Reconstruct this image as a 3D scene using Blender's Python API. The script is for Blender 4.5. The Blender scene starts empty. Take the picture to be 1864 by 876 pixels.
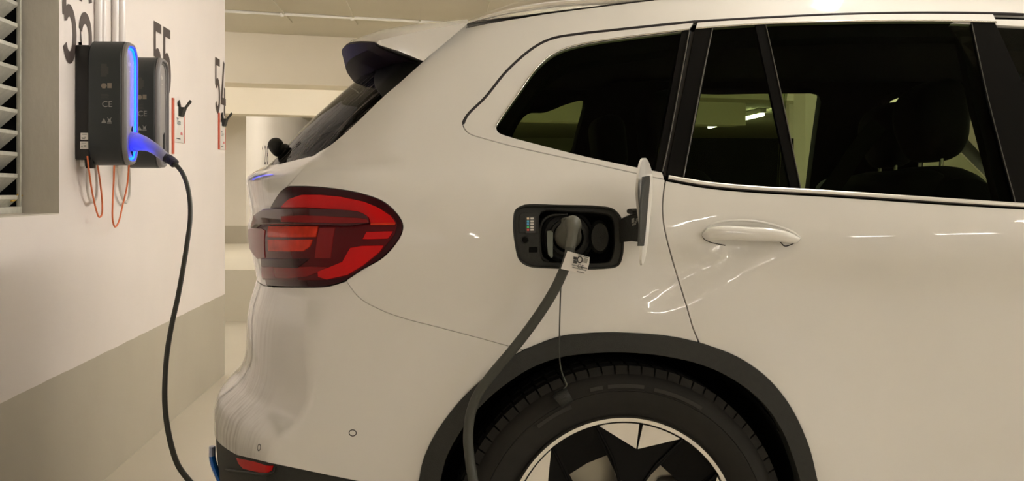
import bpy, bmesh, math, random
import numpy as np
from mathutils import Vector, Matrix
from mathutils.geometry import delaunay_2d_cdt

random.seed(7)
rng = np.random.default_rng(7)
SC = bpy.context.scene
COL = SC.collection

# ------------------------------------------------------------------ camera
FPX = 2200.0
YAW = math.atan2(139, FPX)
CAMZ = 1.10
cam_data = bpy.data.cameras.new('camera')
cam_data.sensor_width = 36.0
cam_data.lens = 36.0 * FPX / 1864.0
cam_data.shift_y = (348 - 438) / 1864.0
cam_data.clip_start = 0.02
cam = bpy.data.objects.new('camera', cam_data)
COL.objects.link(cam)
cam.location = (0, 0, CAMZ)
cam.rotation_euler = (math.pi / 2, 0, -YAW)
SC.camera = cam

# ------------------------------------------------------------------ world, exposure
world = bpy.data.worlds.new('world')
SC.world = world
world.use_nodes = True
world.node_tree.nodes['Background'].inputs[0].default_value = (0.9, 0.85, 0.75, 1)
world.node_tree.nodes['Background'].inputs[1].default_value = 0.02
SC.view_settings.view_transform = 'Standard'
SC.view_settings.look = 'None'
SC.view_settings.gamma = 1.0
SC.view_settings.use_curve_mapping = False
SC.view_settings.exposure = 2.08
LAMP_STRENGTH = 14.0
LAMP_COLOR = (1.0, 0.938, 0.875)
LAMPS = [(5.2, y) for y in (-9.0, -6.4, -3.8, -1.2, 1.4, 4.0, 6.6, 9.2, 11.8, 14.2, 19.55, 22.15)] + \
        [(1.6, y) for y in (-7.2, -4.6, -2.0)] + [(3.4, y) for y in (-0.9, 1.8)] + [(-0.3, y) for y in (-8.6, -6.0)] + [(1.2, y) for y in (3.0, 4.4, 5.8, 7.2)] + [(-3.0, 7.9), (-3.0, 9.3), (-4.6, 8.6), (-1.0, 16.4), (-0.4, 11.6), (-3.4, 11.6), (-3.4, 13.2), (-0.4, 13.2), (0.6, 17.0), (0.6, 19.6)]  # all but the first row are unseen lamps added as fill

# ------------------------------------------------------------------ projection helpers (photo pixel -> point)
CR = np.array([math.cos(YAW), -math.sin(YAW), 0.0])
CF = np.array([math.sin(YAW), math.cos(YAW), 0.0])
CU = np.array([0, 0, 1.0])
CC = np.array([0, 0, CAMZ])

def ray(u, v):
    u = np.asarray(u, float); v = np.asarray(v, float)
    return CF + CR * ((u - 932) / FPX)[..., None] + CU * ((348 - v) / FPX)[..., None]

def at_y(u, v, y):
    d = ray(u, v); return CC + d * (y / d[..., 1])[..., None]

def at_x(u, v, x):
    d = ray(u, v); return CC + d * (x / d[..., 0])[..., None]

def at_k(u, v, k):
    return CC + ray(u, v) * k

# ------------------------------------------------------------------ materials
def nt(m):
    m.use_nodes = True
    return m.node_tree, m.node_tree.nodes, m.node_tree.links

def mat(name, col, rough=0.5, metal=0.0, coat=0.0, spec=0.5, var=None, bump=None, emit=None, stretch=(1, 1, 1)):
    m = bpy.data.materials.new(name)
    t, n, l = nt(m)
    b = n['Principled BSDF']
    b.inputs['Base Color'].default_value = (*col, 1)
    b.inputs['Roughness'].default_value = rough
    b.inputs['Metallic'].default_value = metal
    b.inputs['Coat Weight'].default_value = coat
    b.inputs['Coat Roughness'].default_value = 0.04
    b.inputs['Specular IOR Level'].default_value = spec
    if emit:
        b.inputs['Emission Color'].default_value = (*emit[0], 1)
        b.inputs['Emission Strength'].default_value = emit[1]
    if var or bump:
        g = n.new('ShaderNodeNewGeometry')
        mp = n.new('ShaderNodeMapping'); mp.inputs['Scale'].default_value = stretch
        l.new(g.outputs['Position'], mp.inputs['Vector'])
    if var:
        nz = n.new('ShaderNodeTexNoise'); nz.inputs['Scale'].default_value = var[0]; nz.inputs['Detail'].default_value = 6
        l.new(mp.outputs['Vector'], nz.inputs['Vector'])
        mx = n.new('ShaderNodeMix'); mx.data_type = 'RGBA'
        mx.inputs[6].default_value = (*[c * (1 - var[1]) for c in col], 1)
        mx.inputs[7].default_value = (*[min(1, c * (1 + var[1])) for c in col], 1)
        l.new(nz.outputs['Fac'], mx.inputs[0]); l.new(mx.outputs[2], b.inputs['Base Color'])
    if bump:
        nb = n.new('ShaderNodeTexNoise'); nb.inputs['Scale'].default_value = bump[0]; nb.inputs['Detail'].default_value = 4
        l.new(mp.outputs['Vector'], nb.inputs['Vector'])
        bp = n.new('ShaderNodeBump'); bp.inputs['Strength'].default_value = bump[1]; bp.inputs['Distance'].default_value = 0.004
        l.new(nb.outputs['Fac'], bp.inputs['Height']); l.new(bp.outputs['Normal'], b.inputs['Normal'])
    return m

def glass_mat(name, tint, ior=1.35, dirt=None):
    m = bpy.data.materials.new(name)
    t, n, l = nt(m)
    n.remove(n['Principled BSDF'])
    out = n['Material Output']
    tr = n.new('ShaderNodeBsdfTransparent'); tr.inputs[0].default_value = (*tint, 1)
    gl = n.new('ShaderNodeBsdfGlossy'); gl.inputs['Roughness'].default_value = 0.01
    fr = n.new('ShaderNodeFresnel'); fr.inputs['IOR'].default_value = ior
    mx = n.new('ShaderNodeMixShader')
    l.new(fr.outputs[0], mx.inputs[0]); l.new(tr.outputs[0], mx.inputs[1]); l.new(gl.outputs[0], mx.inputs[2])
    last = mx
    if dirt:
        g = n.new('ShaderNodeNewGeometry')
        mp = n.new('ShaderNodeMapping'); mp.inputs['Scale'].default_value = (7, 60, 7)
        l.new(g.outputs['Position'], mp.inputs['Vector'])
        nz = n.new('ShaderNodeTexNoise'); nz.inputs['Scale'].default_value = 1.0; nz.inputs['Detail'].default_value = 8
        nz.inputs['Roughness'].default_value = 0.7
        l.new(mp.outputs['Vector'], nz.inputs['Vector'])
        rp = n.new('ShaderNodeValToRGB'); rp.color_ramp.elements[0].position = 0.50; rp.color_ramp.elements[1].position = 0.72
        rp.color_ramp.elements[0].color = (0, 0, 0, 1); rp.color_ramp.elements[1].color = (dirt, dirt, dirt, 1)
        l.new(nz.outputs['Fac'], rp.inputs[0])
        df = n.new('ShaderNodeBsdfDiffuse'); df.inputs[0].default_value = (0.24, 0.215, 0.20, 1)
        m2 = n.new('ShaderNodeMixShader')
        l.new(rp.outputs[0], m2.inputs[0]); l.new(mx.outputs[0], m2.inputs[1]); l.new(df.outputs[0], m2.inputs[2])
        last = m2
    l.new(last.outputs[0], out.inputs[0])
    return m

def wall_mat(name, top, low, zsplit, rough=0.55, wob=0.006):
    """painted concrete: light paint above a beige dado"""
    m = bpy.data.materials.new(name)
    t, n, l = nt(m); b = n['Principled BSDF']; b.inputs['Roughness'].default_value = rough
    g = n.new('ShaderNodeNewGeometry'); sp = n.new('ShaderNodeSeparateXYZ'); l.new(g.outputs['Position'], sp.inputs[0])
    nz = n.new('ShaderNodeTexNoise'); nz.inputs['Scale'].default_value = 5; nz.inputs['Detail'].default_value = 3
    l.new(g.outputs['Position'], nz.inputs['Vector'])
    ma = n.new('ShaderNodeMath'); ma.operation = 'MULTIPLY_ADD'; ma.inputs[1].default_value = wob * 2
    l.new(nz.outputs['Fac'], ma.inputs[0]); l.new(sp.outputs['Z'], ma.inputs[2])
    gt = n.new('ShaderNodeMath'); gt.operation = 'GREATER_THAN'; gt.inputs[1].default_value = zsplit + wob
    l.new(ma.outputs[0], gt.inputs[0])
    n2 = n.new('ShaderNodeTexNoise'); n2.inputs['Scale'].default_value = 2.2; n2.inputs['Detail'].default_value = 8
    l.new(g.outputs['Position'], n2.inputs['Vector'])
    def two(c, a):
        x = n.new('ShaderNodeMix'); x.data_type = 'RGBA'
        x.inputs[6].default_value = (*[v * (1 - a) for v in c], 1); x.inputs[7].default_value = (*[min(1, v * (1 + a)) for v in c], 1)
        l.new(n2.outputs['Fac'], x.inputs[0]); return x
    A, B = two(low, .10), two(top, .05)
    mx = n.new('ShaderNodeMix'); mx.data_type = 'RGBA'
    l.new(gt.outputs[0], mx.inputs[0]); l.new(A.outputs[2], mx.inputs[6]); l.new(B.outputs[2], mx.inputs[7])
    l.new(mx.outputs[2], b.inputs['Base Color'])
    n3 = n.new('ShaderNodeTexNoise'); n3.inputs['Scale'].default_value = 60; n3.inputs['Detail'].default_value = 5
    l.new(g.outputs['Position'], n3.inputs['Vector'])
    bp = n.new('ShaderNodeBump'); bp.inputs['Strength'].default_value = 0.12; bp.inputs['Distance'].default_value = 0.003
    l.new(n3.outputs['Fac'], bp.inputs['Height']); l.new(bp.outputs[0], b.inputs['Normal'])
    return m

M = {}
M['paint'] = mat('white_car_paint', (0.81, 0.795, 0.75), 0.42, coat=1.0, var=(3, .02))
def dirty_paint(m):
    # road film streaked down the tail of the car
    t, n, l = nt(m); b = n['Principled BSDF']
    src = b.inputs['Base Color'].links[0].from_socket
    g = n.new('ShaderNodeNewGeometry'); sp = n.new('ShaderNodeSeparateXYZ'); l.new(g.outputs['Position'], sp.inputs[0])
    mr = n.new('ShaderNodeMapRange'); mr.inputs[1].default_value = -0.36; mr.inputs[2].default_value = -0.47
    l.new(sp.outputs['X'], mr.inputs[0])
    mp = n.new('ShaderNodeMapping'); mp.inputs['Scale'].default_value = (20, 70, 5); l.new(g.outputs['Position'], mp.inputs[0])
    nz = n.new('ShaderNodeTexNoise'); nz.inputs['Scale'].default_value = 1; nz.inputs['Detail'].default_value = 7; l.new(mp.outputs[0], nz.inputs['Vector'])
    rp = n.new('ShaderNodeMapRange'); rp.inputs[1].default_value = .42; rp.inputs[2].default_value = .70; rp.inputs[4].default_value = .65
    l.new(nz.outputs['Fac'], rp.inputs[0])
    mu = n.new('ShaderNodeMath'); mu.operation = 'MULTIPLY'; l.new(mr.outputs[0], mu.inputs[0]); l.new(rp.outputs[0], mu.inputs[1])
    mx = n.new('ShaderNodeMix'); mx.data_type = 'RGBA'; mx.inputs[7].default_value = (0.36, 0.32, 0.28, 1)
    l.new(mu.outputs[0], mx.inputs[0]); l.new(src, mx.inputs[6]); l.new(mx.outputs[2], b.inputs['Base Color'])
dirty_paint(M['paint'])
M['black'] = mat('black_plastic', (0.017, 0.018, 0.015), 0.55, var=(90, .35), bump=(400, .25))
M['gloss'] = mat('gloss_black', (0.006, 0.006, 0.006), 0.14, spec=0.1)
M['brake'] = mat('dark_brake_lamp', (0.012, 0.006, 0.010), 0.55, spec=0.12, var=(40, .6))
M['finblack'] = mat('satin_black_fin', (0.006, 0.006, 0.005), 0.45, spec=0.25)
M['seal'] = mat('rubber_seal', (0.012, 0.008, 0.009), 0.5)
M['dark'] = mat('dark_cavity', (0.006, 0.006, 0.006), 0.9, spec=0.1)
M['trim'] = mat('dark_cabin_trim', (0.005, 0.005, 0.004), 0.9, spec=0.1)
M['seat'] = mat('dark_seat_leather', (0.006, 0.006, 0.005), 0.8, spec=0.15)
M['chrome'] = mat('satin_chrome', (0.82, 0.80, 0.76), 0.16, metal=1.0)
M['run'] = mat('grey_glass_run', (0.10, 0.095, 0.08), 0.4)
M['satin'] = mat('satin_trim', (0.80, 0.78, 0.74), 0.30, metal=0.55)
M['alu'] = mat('brushed_aluminium', (0.86, 0.84, 0.80), 0.25, metal=1.0)
M['glass'] = glass_mat('tinted_glass', (0.44, 0.51, 0.32), 1.14)
M['glass2'] = glass_mat('clear_glass', (0.78, 0.85, 0.72), 1.3)
M['rearglass'] = glass_mat('dirty_rear_glass', (0.10, 0.12, 0.08), 1.06, dirt=0.85)
M['lens'] = mat('dark_red_lens', (0.10, 0.003, 0.006), 0.2, coat=0.06, spec=0.12)
M['lens_rim'] = mat('maroon_lens_rim', (0.035, 0.003, 0.006), 0.2, coat=0.06, spec=0.12)
M['red'] = mat('bright_red_lens', (0.62, 0.004, 0.006), 0.25, coat=0.12, spec=.15)
M['orange'] = mat('orange_red_lens', (0.62, 0.035, 0.012), 0.25, coat=0.1, spec=.12, var=(50, .3))
M['midred'] = mat('smoky_red_lens', (0.24, 0.010, 0.012), 0.2, coat=0.1, spec=.12)
M['blade'] = mat('blade_lens', (0.06, 0.004, 0.007), 0.1, coat=0.25, spec=.2)
M['reflector'] = mat('red_reflector', (0.55, 0.006, 0.008), 0.3, coat=0.1, spec=.15)
M['blue'] = mat('blue_accent', (0.0, 0.16, 0.70), 0.3, coat=0.6)
M['pale'] = mat('pale_blue_accent', (0.55, 0.60, 0.80), 0.3)
M['tyre'] = mat('tyre_rubber', (0.014, 0.0128, 0.010), 0.85, var=(30, .3))
M['wall'] = wall_mat('painted_wall', (0.84, 0.78, 0.735), (0.50, 0.46, 0.37), 0.484)
M['wallfar'] = wall_mat('painted_far_wall', (0.84, 0.78, 0.68), (0.52, 0.47, 0.37), 0.66)
M['wallcon'] = mat('beige_concrete', (0.62, 0.57, 0.46), 0.6, var=(1.2, .06), bump=(40, .1))
M['conc'] = mat('raw_concrete_reveal', (0.62, 0.575, 0.49), 0.8, var=(9, .16), bump=(60, .25), stretch=(1, 1, .4))
M['ceil'] = mat('ceiling_concrete', (0.62, 0.575, 0.46), 0.8, var=(1.5, .08), bump=(30, .15))
M['beam'] = mat('beam_paint', (0.80, 0.73, 0.60), 0.7, var=(2, .04))
M['louver'] = mat('galvanised_louver', (0.52, 0.51, 0.44), 0.55, metal=0.15, var=(35, .25), bump=(90, .2))
M['anth'] = mat('anthracite_plastic', (0.028, 0.033, 0.033), 0.42, bump=(700, .15))
M['blackbox'] = mat('black_backplate', (0.010, 0.009, 0.008), 0.4)
M['silver'] = mat('grey_front_rim', (0.22, 0.21, 0.21), 0.38)
M['facegrey'] = mat('light_grey_face', (0.33, 0.31, 0.30), 0.35)
M['led'] = mat('blue_led', (0.0, 0.1, 1.0), 0.4, emit=((0.0, 0.016, 1.0), 7.0))
M['ink'] = mat('dark_number_paint', (0.075, 0.055, 0.048), 0.6, var=(8, .15))
M['print'] = mat('grey_print', (0.30, 0.30, 0.27), 0.6)
M['printfaint'] = mat('faint_print', (0.06, 0.06, 0.052), 0.6)
M['printtan'] = mat('tan_print', (0.24, 0.20, 0.15), 0.6)
M['paper'] = mat('white_label', (0.80, 0.77, 0.72), 0.5)
M['textdark'] = mat('label_text', (0.05, 0.05, 0.05), 0.6)
M['orangecable'] = mat('orange_cable', (0.78, 0.19, 0.06), 0.45)
M['whitecable'] = mat('pale_cable', (0.72, 0.68, 0.62), 0.45)
M['conduit'] = mat('white_conduit', (0.80, 0.76, 0.73), 0.2, coat=0.5)
M['cable'] = mat('charging_cable_rubber', (0.052, 0.055, 0.045), 0.5)
M['cabledark'] = mat('charging_cable_dark', (0.022, 0.018, 0.026), 0.5)
M['plug'] = mat('grey_plug', (0.13, 0.13, 0.105), 0.5)
M['plugblue'] = mat('grey_connector', (0.30, 0.30, 0.34), 0.4)
M['lever'] = mat('pale_lever', (0.27, 0.31, 0.28), 0.35)
M['cardred'] = mat('red_card_edge', (0.62, 0.12, 0.07), 0.4)
M['cardtext'] = mat('card_text', (0.16, 0.22, 0.24), 0.5)
M['cardmark'] = mat('card_red_mark', (0.7, 0.08, 0.10), 0.5)
M['yellow'] = mat('yellow_wire', (0.50, 0.30, 0.03), 0.6)
M['disc'] = mat('brake_disc', (0.42, 0.40, 0.33), 0.35, metal=0.8)
M['caliper'] = mat('grey_caliper', (0.33, 0.30, 0.24), 0.5)
M['tube'] = mat('lamp_tube', (1, 1, 1), 0.5, emit=(LAMP_COLOR, LAMP_STRENGTH))
M['lampbody'] = mat('lamp_body', (0.7, 0.68, 0.62), 0.5)
M['pipe'] = mat('ceiling_pipe_paint', (0.93, 0.90, 0.84), 0.35)
M['tyretext'] = mat('tyre_sidewall_print', (0.024, 0.022, 0.018), 0.7)
for i, c in enumerate([(0.9, 0.7, 0.5), (0.1, 0.55, 0.8), (0.1, 0.45, 0.85), (0.1, 0.7, 0.25), (0.8, 0.12, 0.1)]):
    M['dot%d' % i] = mat('status_dot', c, 0.4)

def floor_mat():
    m = bpy.data.materials.new('glossy_garage_floor')
    t, n, l = nt(m); b = n['Principled BSDF']
    g = n.new('ShaderNodeNewGeometry')
    nz = n.new('ShaderNodeTexNoise'); nz.inputs['Scale'].default_value = 0.9; nz.inputs['Detail'].default_value = 2
    l.new(g.outputs['Position'], nz.inputs['Vector'])
    mx = n.new('ShaderNodeMix'); mx.data_type = 'RGBA'
    mx.inputs[6].default_value = (0.60, 0.555, 0.455, 1); mx.inputs[7].default_value = (0.66, 0.61, 0.505, 1)
    l.new(nz.outputs['Fac'], mx.inputs[0]); l.new(mx.outputs[2], b.inputs['Base Color'])
    n2 = n.new('ShaderNodeTexNoise'); n2.inputs['Scale'].default_value = 9; n2.inputs['Detail'].default_value = 5
    l.new(g.outputs['Position'], n2.inputs['Vector'])
    mr = n.new('ShaderNodeMapRange'); mr.inputs[3].default_value = 0.22; mr.inputs[4].default_value = 0.34
    b.inputs['Roughness'].default_value = 0.27
    return m
M['floor'] = floor_mat()

# ------------------------------------------------------------------ object helpers
def empty(name, loc, label=None, cat=None, group=None, rz=0.0):
    o = bpy.data.objects.new(name, None)
    o.empty_display_size = 0.1
    o.location = loc; o.rotation_euler = (0, 0, rz)
    COL.objects.link(o)
    tag(o, label, cat, group)
    return o

def tag(o, label=None, cat=None, group=None, kind=None):
    if label: o['label'] = label
    if cat: o['category'] = cat
    if group: o['group'] = group
    if kind: o['kind'] = kind
    return o

def link(name, me, m=None, parent=None, label=None):
    o = bpy.data.objects.new(name, me)
    COL.objects.link(o)
    if m is not None:
        for mm in (m if isinstance(m, list) else [m]): me.materials.append(mm)
    if parent is not None:
        o.parent = parent
        p = parent; mtx = Matrix()
        chain = []
        while p: chain.append(p); p = p.parent
        for p in reversed(chain):
            mtx = mtx @ Matrix.Translation(p.location) @ p.rotation_euler.to_matrix().to_4x4()
        me.transform(mtx.inverted())          # geometry is written in world space
    if label: o['label'] = label
    return o

def mesh(name, V, F, m=None, parent=None, smooth=False, label=None, normals=None, sharp=None):
    me = bpy.data.meshes.new(name)
    me.from_pydata([tuple(map(float, v)) for v in V], [], [tuple(map(int, f)) for f in F])
    if smooth: me.polygons.foreach_set('use_smooth', [True] * len(me.polygons))
    me.update()
    if sharp is not None and smooth:
        me.set_sharp_from_angle(angle=sharp)
    if normals is not None:
        me.normals_split_custom_set_from_vertices([tuple(map(float, v)) for v in normals])
    return link(name, me, m, parent, label)

def bm_obj(name, bm, m=None, parent=None, smooth=True, label=None, sharp=0.6):
    bmesh.ops.recalc_face_normals(bm, faces=bm.faces)
    me = bpy.data.meshes.new(name); bm.to_mesh(me); bm.free()
    if smooth:
        me.polygons.foreach_set('use_smooth', [True] * len(me.polygons))
        me.set_sharp_from_angle(angle=sharp)
    return link(name, me, m, parent, label)

def add_box(bm, lo, hi, bev=0.0, seg=2, mtx=None):
    lo, hi = np.array(lo, float), np.array(hi, float)
    r = bmesh.ops.create_cube(bm, size=1.0)
    vs = r['verts']
    for v in vs:
        v.co = Vector((lo + hi) / 2 + np.array(v.co) * (hi - lo))
    if bev > 0:
        es = list({e for v in vs for e in v.link_edges})
        rr = bmesh.ops.bevel(bm, geom=es, offset=bev, segments=seg, profile=0.5, affect='EDGES')
        vs = list({v for f in rr['faces'] for v in f.verts} | {v for v in vs if v.is_valid})
    if mtx is not None:
        for v in vs: v.co = mtx @ v.co
    return vs

def box(name, lo, hi, m, parent=None, bev=0.0, label=None, seg=2):
    bm = bmesh.new(); add_box(bm, lo, hi, bev, seg)
    return bm_obj(name, bm, m, parent, smooth=bev > 0, label=label)

def catmull(pts, n=6, closed=False):
    P = np.asarray(pts, float)
    if len(P) < 3 and not closed: return P
    out = []
    N = len(P)
    rngi = range(N) if closed else range(N - 1)
    for i in rngi:
        p1, p2 = P[i], P[(i + 1) % N]
        p0 = P[(i - 1) % N] if (closed or i > 0) else 2 * p1 - p2
        p3 = P[(i + 2) % N] if (closed or i + 2 < N) else 2 * p2 - p1
        a, b, c = (np.linalg.norm(p1 - p0) ** .5 + 1e-9, np.linalg.norm(p2 - p1) ** .5 + 1e-9, np.linalg.norm(p3 - p2) ** .5 + 1e-9)
        m1 = (p2 - p1) / b - (p2 - p0) / (a + b) + (p1 - p0) / a
        m2 = (p3 - p2) / c - (p3 - p1) / (b + c) + (p2 - p1) / b
        m1 *= b; m2 *= b
        for k in range(n):
            t = k / n
            out.append((2 * t**3 - 3 * t**2 + 1) * p1 + (t**3 - 2 * t**2 + t) * m1 + (-2 * t**3 + 3 * t**2) * p2 + (t**3 - t**2) * m2)
    if not closed: out.append(P[-1])
    return np.array(out)

def tube(name, pts, rad, m, parent=None, seg=12, up=(0, 0, 1), cap=True, label=None, smooth=True):
    """swept tube; rad is a number, a list, or a list of (ra along up, rb along side)"""
    V, F = tube_geo(pts, rad, seg, up, cap)
    return mesh(name, V, F, m, parent, smooth, label, sharp=0.9)

def tube_geo(pts, rad, seg=12, up=(0, 0, 1), cap=True):
    P = np.asarray(pts, float); n = len(P)
    R = np.zeros((n, 2))
    if np.isscalar(rad): R[:] = rad
    else:
        rad = np.asarray(rad, float)
        R[:] = rad[:, None] if rad.ndim == 1 else rad
    T = np.gradient(P, axis=0); T /= np.linalg.norm(T, axis=1)[:, None] + 1e-12
    u = np.array(up, float)
    ups = np.asarray(up, float)
    V = []; prev = None
    for i in range(n):
        uu = ups[i] if ups.ndim == 2 else (u if prev is None else prev)
        a = uu - T[i] * np.dot(uu, T[i])
        if np.linalg.norm(a) < 1e-6:
            a = np.cross(T[i], [1, 0, 0.3])
        a /= np.linalg.norm(a); prev = a
        b = np.cross(T[i], a)
        for k in range(seg):
            th = 2 * math.pi * k / seg
            V.append(P[i] + a * math.cos(th) * R[i, 0] + b * math.sin(th) * R[i, 1])
    F = []
    for i in range(n - 1):
        for k in range(seg):
            F.append((i * seg + k, i * seg + (k + 1) % seg, (i + 1) * seg + (k + 1) % seg, (i + 1) * seg + k))
    if cap:
        F.append(tuple(range(seg))[::-1]); F.append(tuple((n - 1) * seg + k for k in range(seg)))
    return V, F

def prism(name, poly, ext, m, parent=None, label=None, smooth=False):
    """closed 3-D polygon (n,3) extruded by vector ext"""
    P = np.asarray(poly, float); n = len(P); e = np.asarray(ext, float)
    V = np.vstack([P, P + e])
    F = [tuple(range(n)), tuple(range(2 * n - 1, n - 1, -1))] + [(i, i + n, (i + 1) % n + n, (i + 1) % n) for i in range(n)]
    bm = bmesh.new()
    vs = [bm.verts.new(v) for v in V]
    for f in F: bm.faces.new([vs[i] for i in f])
    return bm_obj(name, bm, m, parent, smooth=smooth, label=label)

def ribbon2d(path, w):
    """constant width stroke in 2-D -> verts, quads"""
    P = np.asarray(path, float)
    T = np.gradient(P, axis=0)
    for i in range(1, len(P) - 1):
        a = P[i] - P[i - 1]; b = P[i + 1] - P[i]
        T[i] = a / np.linalg.norm(a) + b / np.linalg.norm(b)
    T /= np.linalg.norm(T, axis=1)[:, None]
    N = np.stack([-T[:, 1], T[:, 0]], 1)
    sc = np.ones(len(P))
    for i in range(1, len(P) - 1):
        a = P[i] - P[i - 1]; a /= np.linalg.norm(a)
        sc[i] = 1 / max(0.35, abs(np.dot(a, T[i])))
    V = []
    for p, nn, s in zip(P, N, sc):
        V += [p + nn * w / 2 * s, p - nn * w / 2 * s]
    F = [(2 * i, 2 * i + 1, 2 * i + 3, 2 * i + 2) for i in range(len(P) - 1)]
    return np.array(V), F

def arc(cx, cy, rx, ry, a0, a1, n=40):
    t = np.radians(np.linspace(a0, a1, n))
    return [(cx + rx * math.cos(x), cy + ry * math.sin(x)) for x in t]

DIGIT = {   # unit height, strokes
    '1': [[(.06, .74), (.24, .93), (.24, 0)]],
    '2': [arc(.27, .72, .20, .21, 170, -20) + [(.40, .52), (.07, .065), (.50, .065)]],
    '4': [[(.33, 1.0), (.08, .26), (.53, .26)], [(.40, .52), (.40, 0)]],
    '5': [[(.49, .935), (.09, .935), (.09, .50)] , [(.085, .505)] + arc(.27, .32, .19, .255, 130, -150)],
    '6': [arc(.27, .74, .20, .195, 10, 180) + [(.07, .30)] + arc(.27, .30, .20, .235, 180, 360) + arc(.27, .36, .20, .215, 0, 165)],
    '8': [arc(.27, .73, .17, .20, 0, 360, 24), arc(.27, .295, .20, .235, 0, 360, 24)],
}

def digits(name, text, org, ex, ez, h, m, parent, w=0.13, adv=0.64, label=None):
    """painted number: org = lower left corner, ex / ez unit vectors"""
    V, F = [], []
    ex, ez = np.array(ex, float), np.array(ez, float); nrm = np.cross(ex, ez)
    for i, ch in enumerate(text):
        for k, st in enumerate(DIGIT[ch]):
            v, f = ribbon2d(st, w)
            b = len(V)
            for p in v:
                V.append(np.array(org) + ex * ((p[0] + i * adv) * h) + ez * (p[1] * h) + nrm * (0.0012 + 0.0003 * k))
            F += [tuple(b + j for j in q) for q in f]
    return mesh(name, V, F, m, parent, label=label)

def text_mesh(name, s, org, ex, ez, size, m, parent=None, align='LEFT', lift=0.0008, label=None):
    cu = bpy.data.curves.new('txt', 'FONT'); cu.body = s; cu.size = size; cu.align_x = align
    cu.fill_mode = 'FRONT' if hasattr(cu, 'fill_mode') else cu.fill_mode
    to = bpy.data.objects.new('txt', cu); COL.objects.link(to)
    dg = bpy.context.evaluated_depsgraph_get(); dg.update()
    me = bpy.data.meshes.new_from_object(to.evaluated_get(dg))
    COL.objects.unlink(to); bpy.data.objects.remove(to); bpy.data.curves.remove(cu)
    ex, ez, org = Vector(ex).normalized(), Vector(ez).normalized(), Vector(org)
    nn = ex.cross(ez)
    for v in me.vertices:
        v.co = org + ex * v.co.x + ez * v.co.y + nn * lift
    me.name = name
    return link(name, me, m, parent, label)

# ------------------------------------------------------------------ the garage
def struct(name, m, boxes, label=None, bev=0.0):
    bm = bmesh.new()
    for lo, hi in boxes: add_box(bm, lo, hi, bev)
    o = bm_obj(name, bm, m, None, smooth=False, label=label)
    o['kind'] = 'structure'
    return o

WX = -1.26                       # face of the wall with the chargers
CEIL = 2.42
OY0, OY1, OZ0, OZ1 = 2.6, 4.142, 1.0225, 2.30     # ventilation opening
struct('floor', M['floor'], [((-22, -14, -0.1), (18, 32, 0.0))], 'glossy beige coated garage floor')
struct('ceiling', M['ceil'], [((-22, -14, CEIL), (18, 32, CEIL + 0.2))], 'beige concrete garage ceiling')
wl = struct('wall_left', M['wall'], [((WX - 0.28, -14, 0), (WX, OY0, CEIL)), ((WX - 0.28, OY1, 0), (WX, 7.33, CEIL)),
     ((WX - 0.28, OY0, 0), (WX, OY1, OZ0)), ((WX - 0.28, OY0, OZ1), (WX, OY1, CEIL))],
     'white wall with beige lower band and painted numbers')
CORX = float(at_y(448, 300, 15.5)[0])
struct('wall_back', M['wallfar'], [((-22, 15.5, 0), (CORX, 30, CEIL))], 'far white wall block with beige band and number 128')
struct('trim_1', M['wallcon'], [((-22, 10.3, 0), (1.7, 15.49, 0.436))], 'raised concrete floor slab behind the parking bay')
struct('wall_end', M['wallcon'], [((-22, 30, 0), (18, 30.2, CEIL))])
struct('wall_right', M['wallcon'], [((13, -14, 0), (13.2, 32, CEIL))])
struct('wall_front', M['wallcon'], [((-22, -14.2, 0), (18, -14, CEIL))])
struct('wall_west', M['wallcon'], [((-22.2, -14, 0), (-22, 32, CEIL))])
# reveal lining of the ventilation opening (raw concrete, 3 mm proud of the cut)
struct('trim_3', M['conc'], [((WX - 0.28, OY1 - 0.004, OZ0), (WX, OY1 + 0.0, OZ1)), ((WX - 0.28, OY0, OZ0 - 0.0), (WX, OY1, OZ0 + 0.004)),
                             ((WX - 0.28, OY0, OZ0), (WX - 0.25, OY1, OZ1))], 'grey concrete reveal around the ventilation grille')
c0_, c1_ = at_y(1466, 200, 9.0)[0], at_y(1530, 200, 9.0)[0]
struct('trim_4', M['wallcon'], [((c0_, 9.0, 0), (c1_, 9.3, CEIL))], 'pale concrete column beyond the car')
struct('trim_8', M['beam'], [((4.75, 16.0, 0), (13, 16.2, CEIL))], 'pale wall seen through the front side window')
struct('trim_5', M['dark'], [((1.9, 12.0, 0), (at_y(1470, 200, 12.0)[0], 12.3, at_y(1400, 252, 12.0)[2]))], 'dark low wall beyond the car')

# downstand beams and the formwork joints of the ceiling, skewed to the charger wall
BD = np.array([math.cos(math.radians(17.6)), math.sin(math.radians(17.6)), 0]); BN = np.array([-BD[1], BD[0], 0])
def skew_bar(name, m, P, l0, l1, depth, z0, z1, label=None, parent=None, kind='structure'):
    c = [P + BD * l0, P + BD * l1, P + BD * l1 + BN * depth, P + BD * l0 + BN * depth]
    poly = [(*p[:2], z0) for p in c]
    o = prism(name, poly, (0, 0, z1 - z0), m, parent, label)
    if kind: o['kind'] = kind
    return o
pb1 = at_k(409, 58, 10.0); pb2 = at_k(409, 157, 14.0)
skew_bar('trim_6', M['beam'], pb1, -4, 9.0, 0.45, 2.0, CEIL, 'white downstand ceiling beam, nearer one')
skew_bar('trim_7', M['beam'], pb2, -6, 7.0, 0.45, 2.0, CEIL, 'white downstand ceiling beam, farther one')
for i, (x, y1) in enumerate([(-0.62, 9.6), (-0.12, 9.7), (0.38, 9.8), (-1.12, 9.5), (0.88, 9.9)]):
    o = box('formwork_joint', (x - 0.006, 6.0, CEIL - 0.012), (x + 0.006, y1, CEIL + 0.002), M['ceil'])
    o.parent = bpy.data.objects['ceiling']

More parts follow.
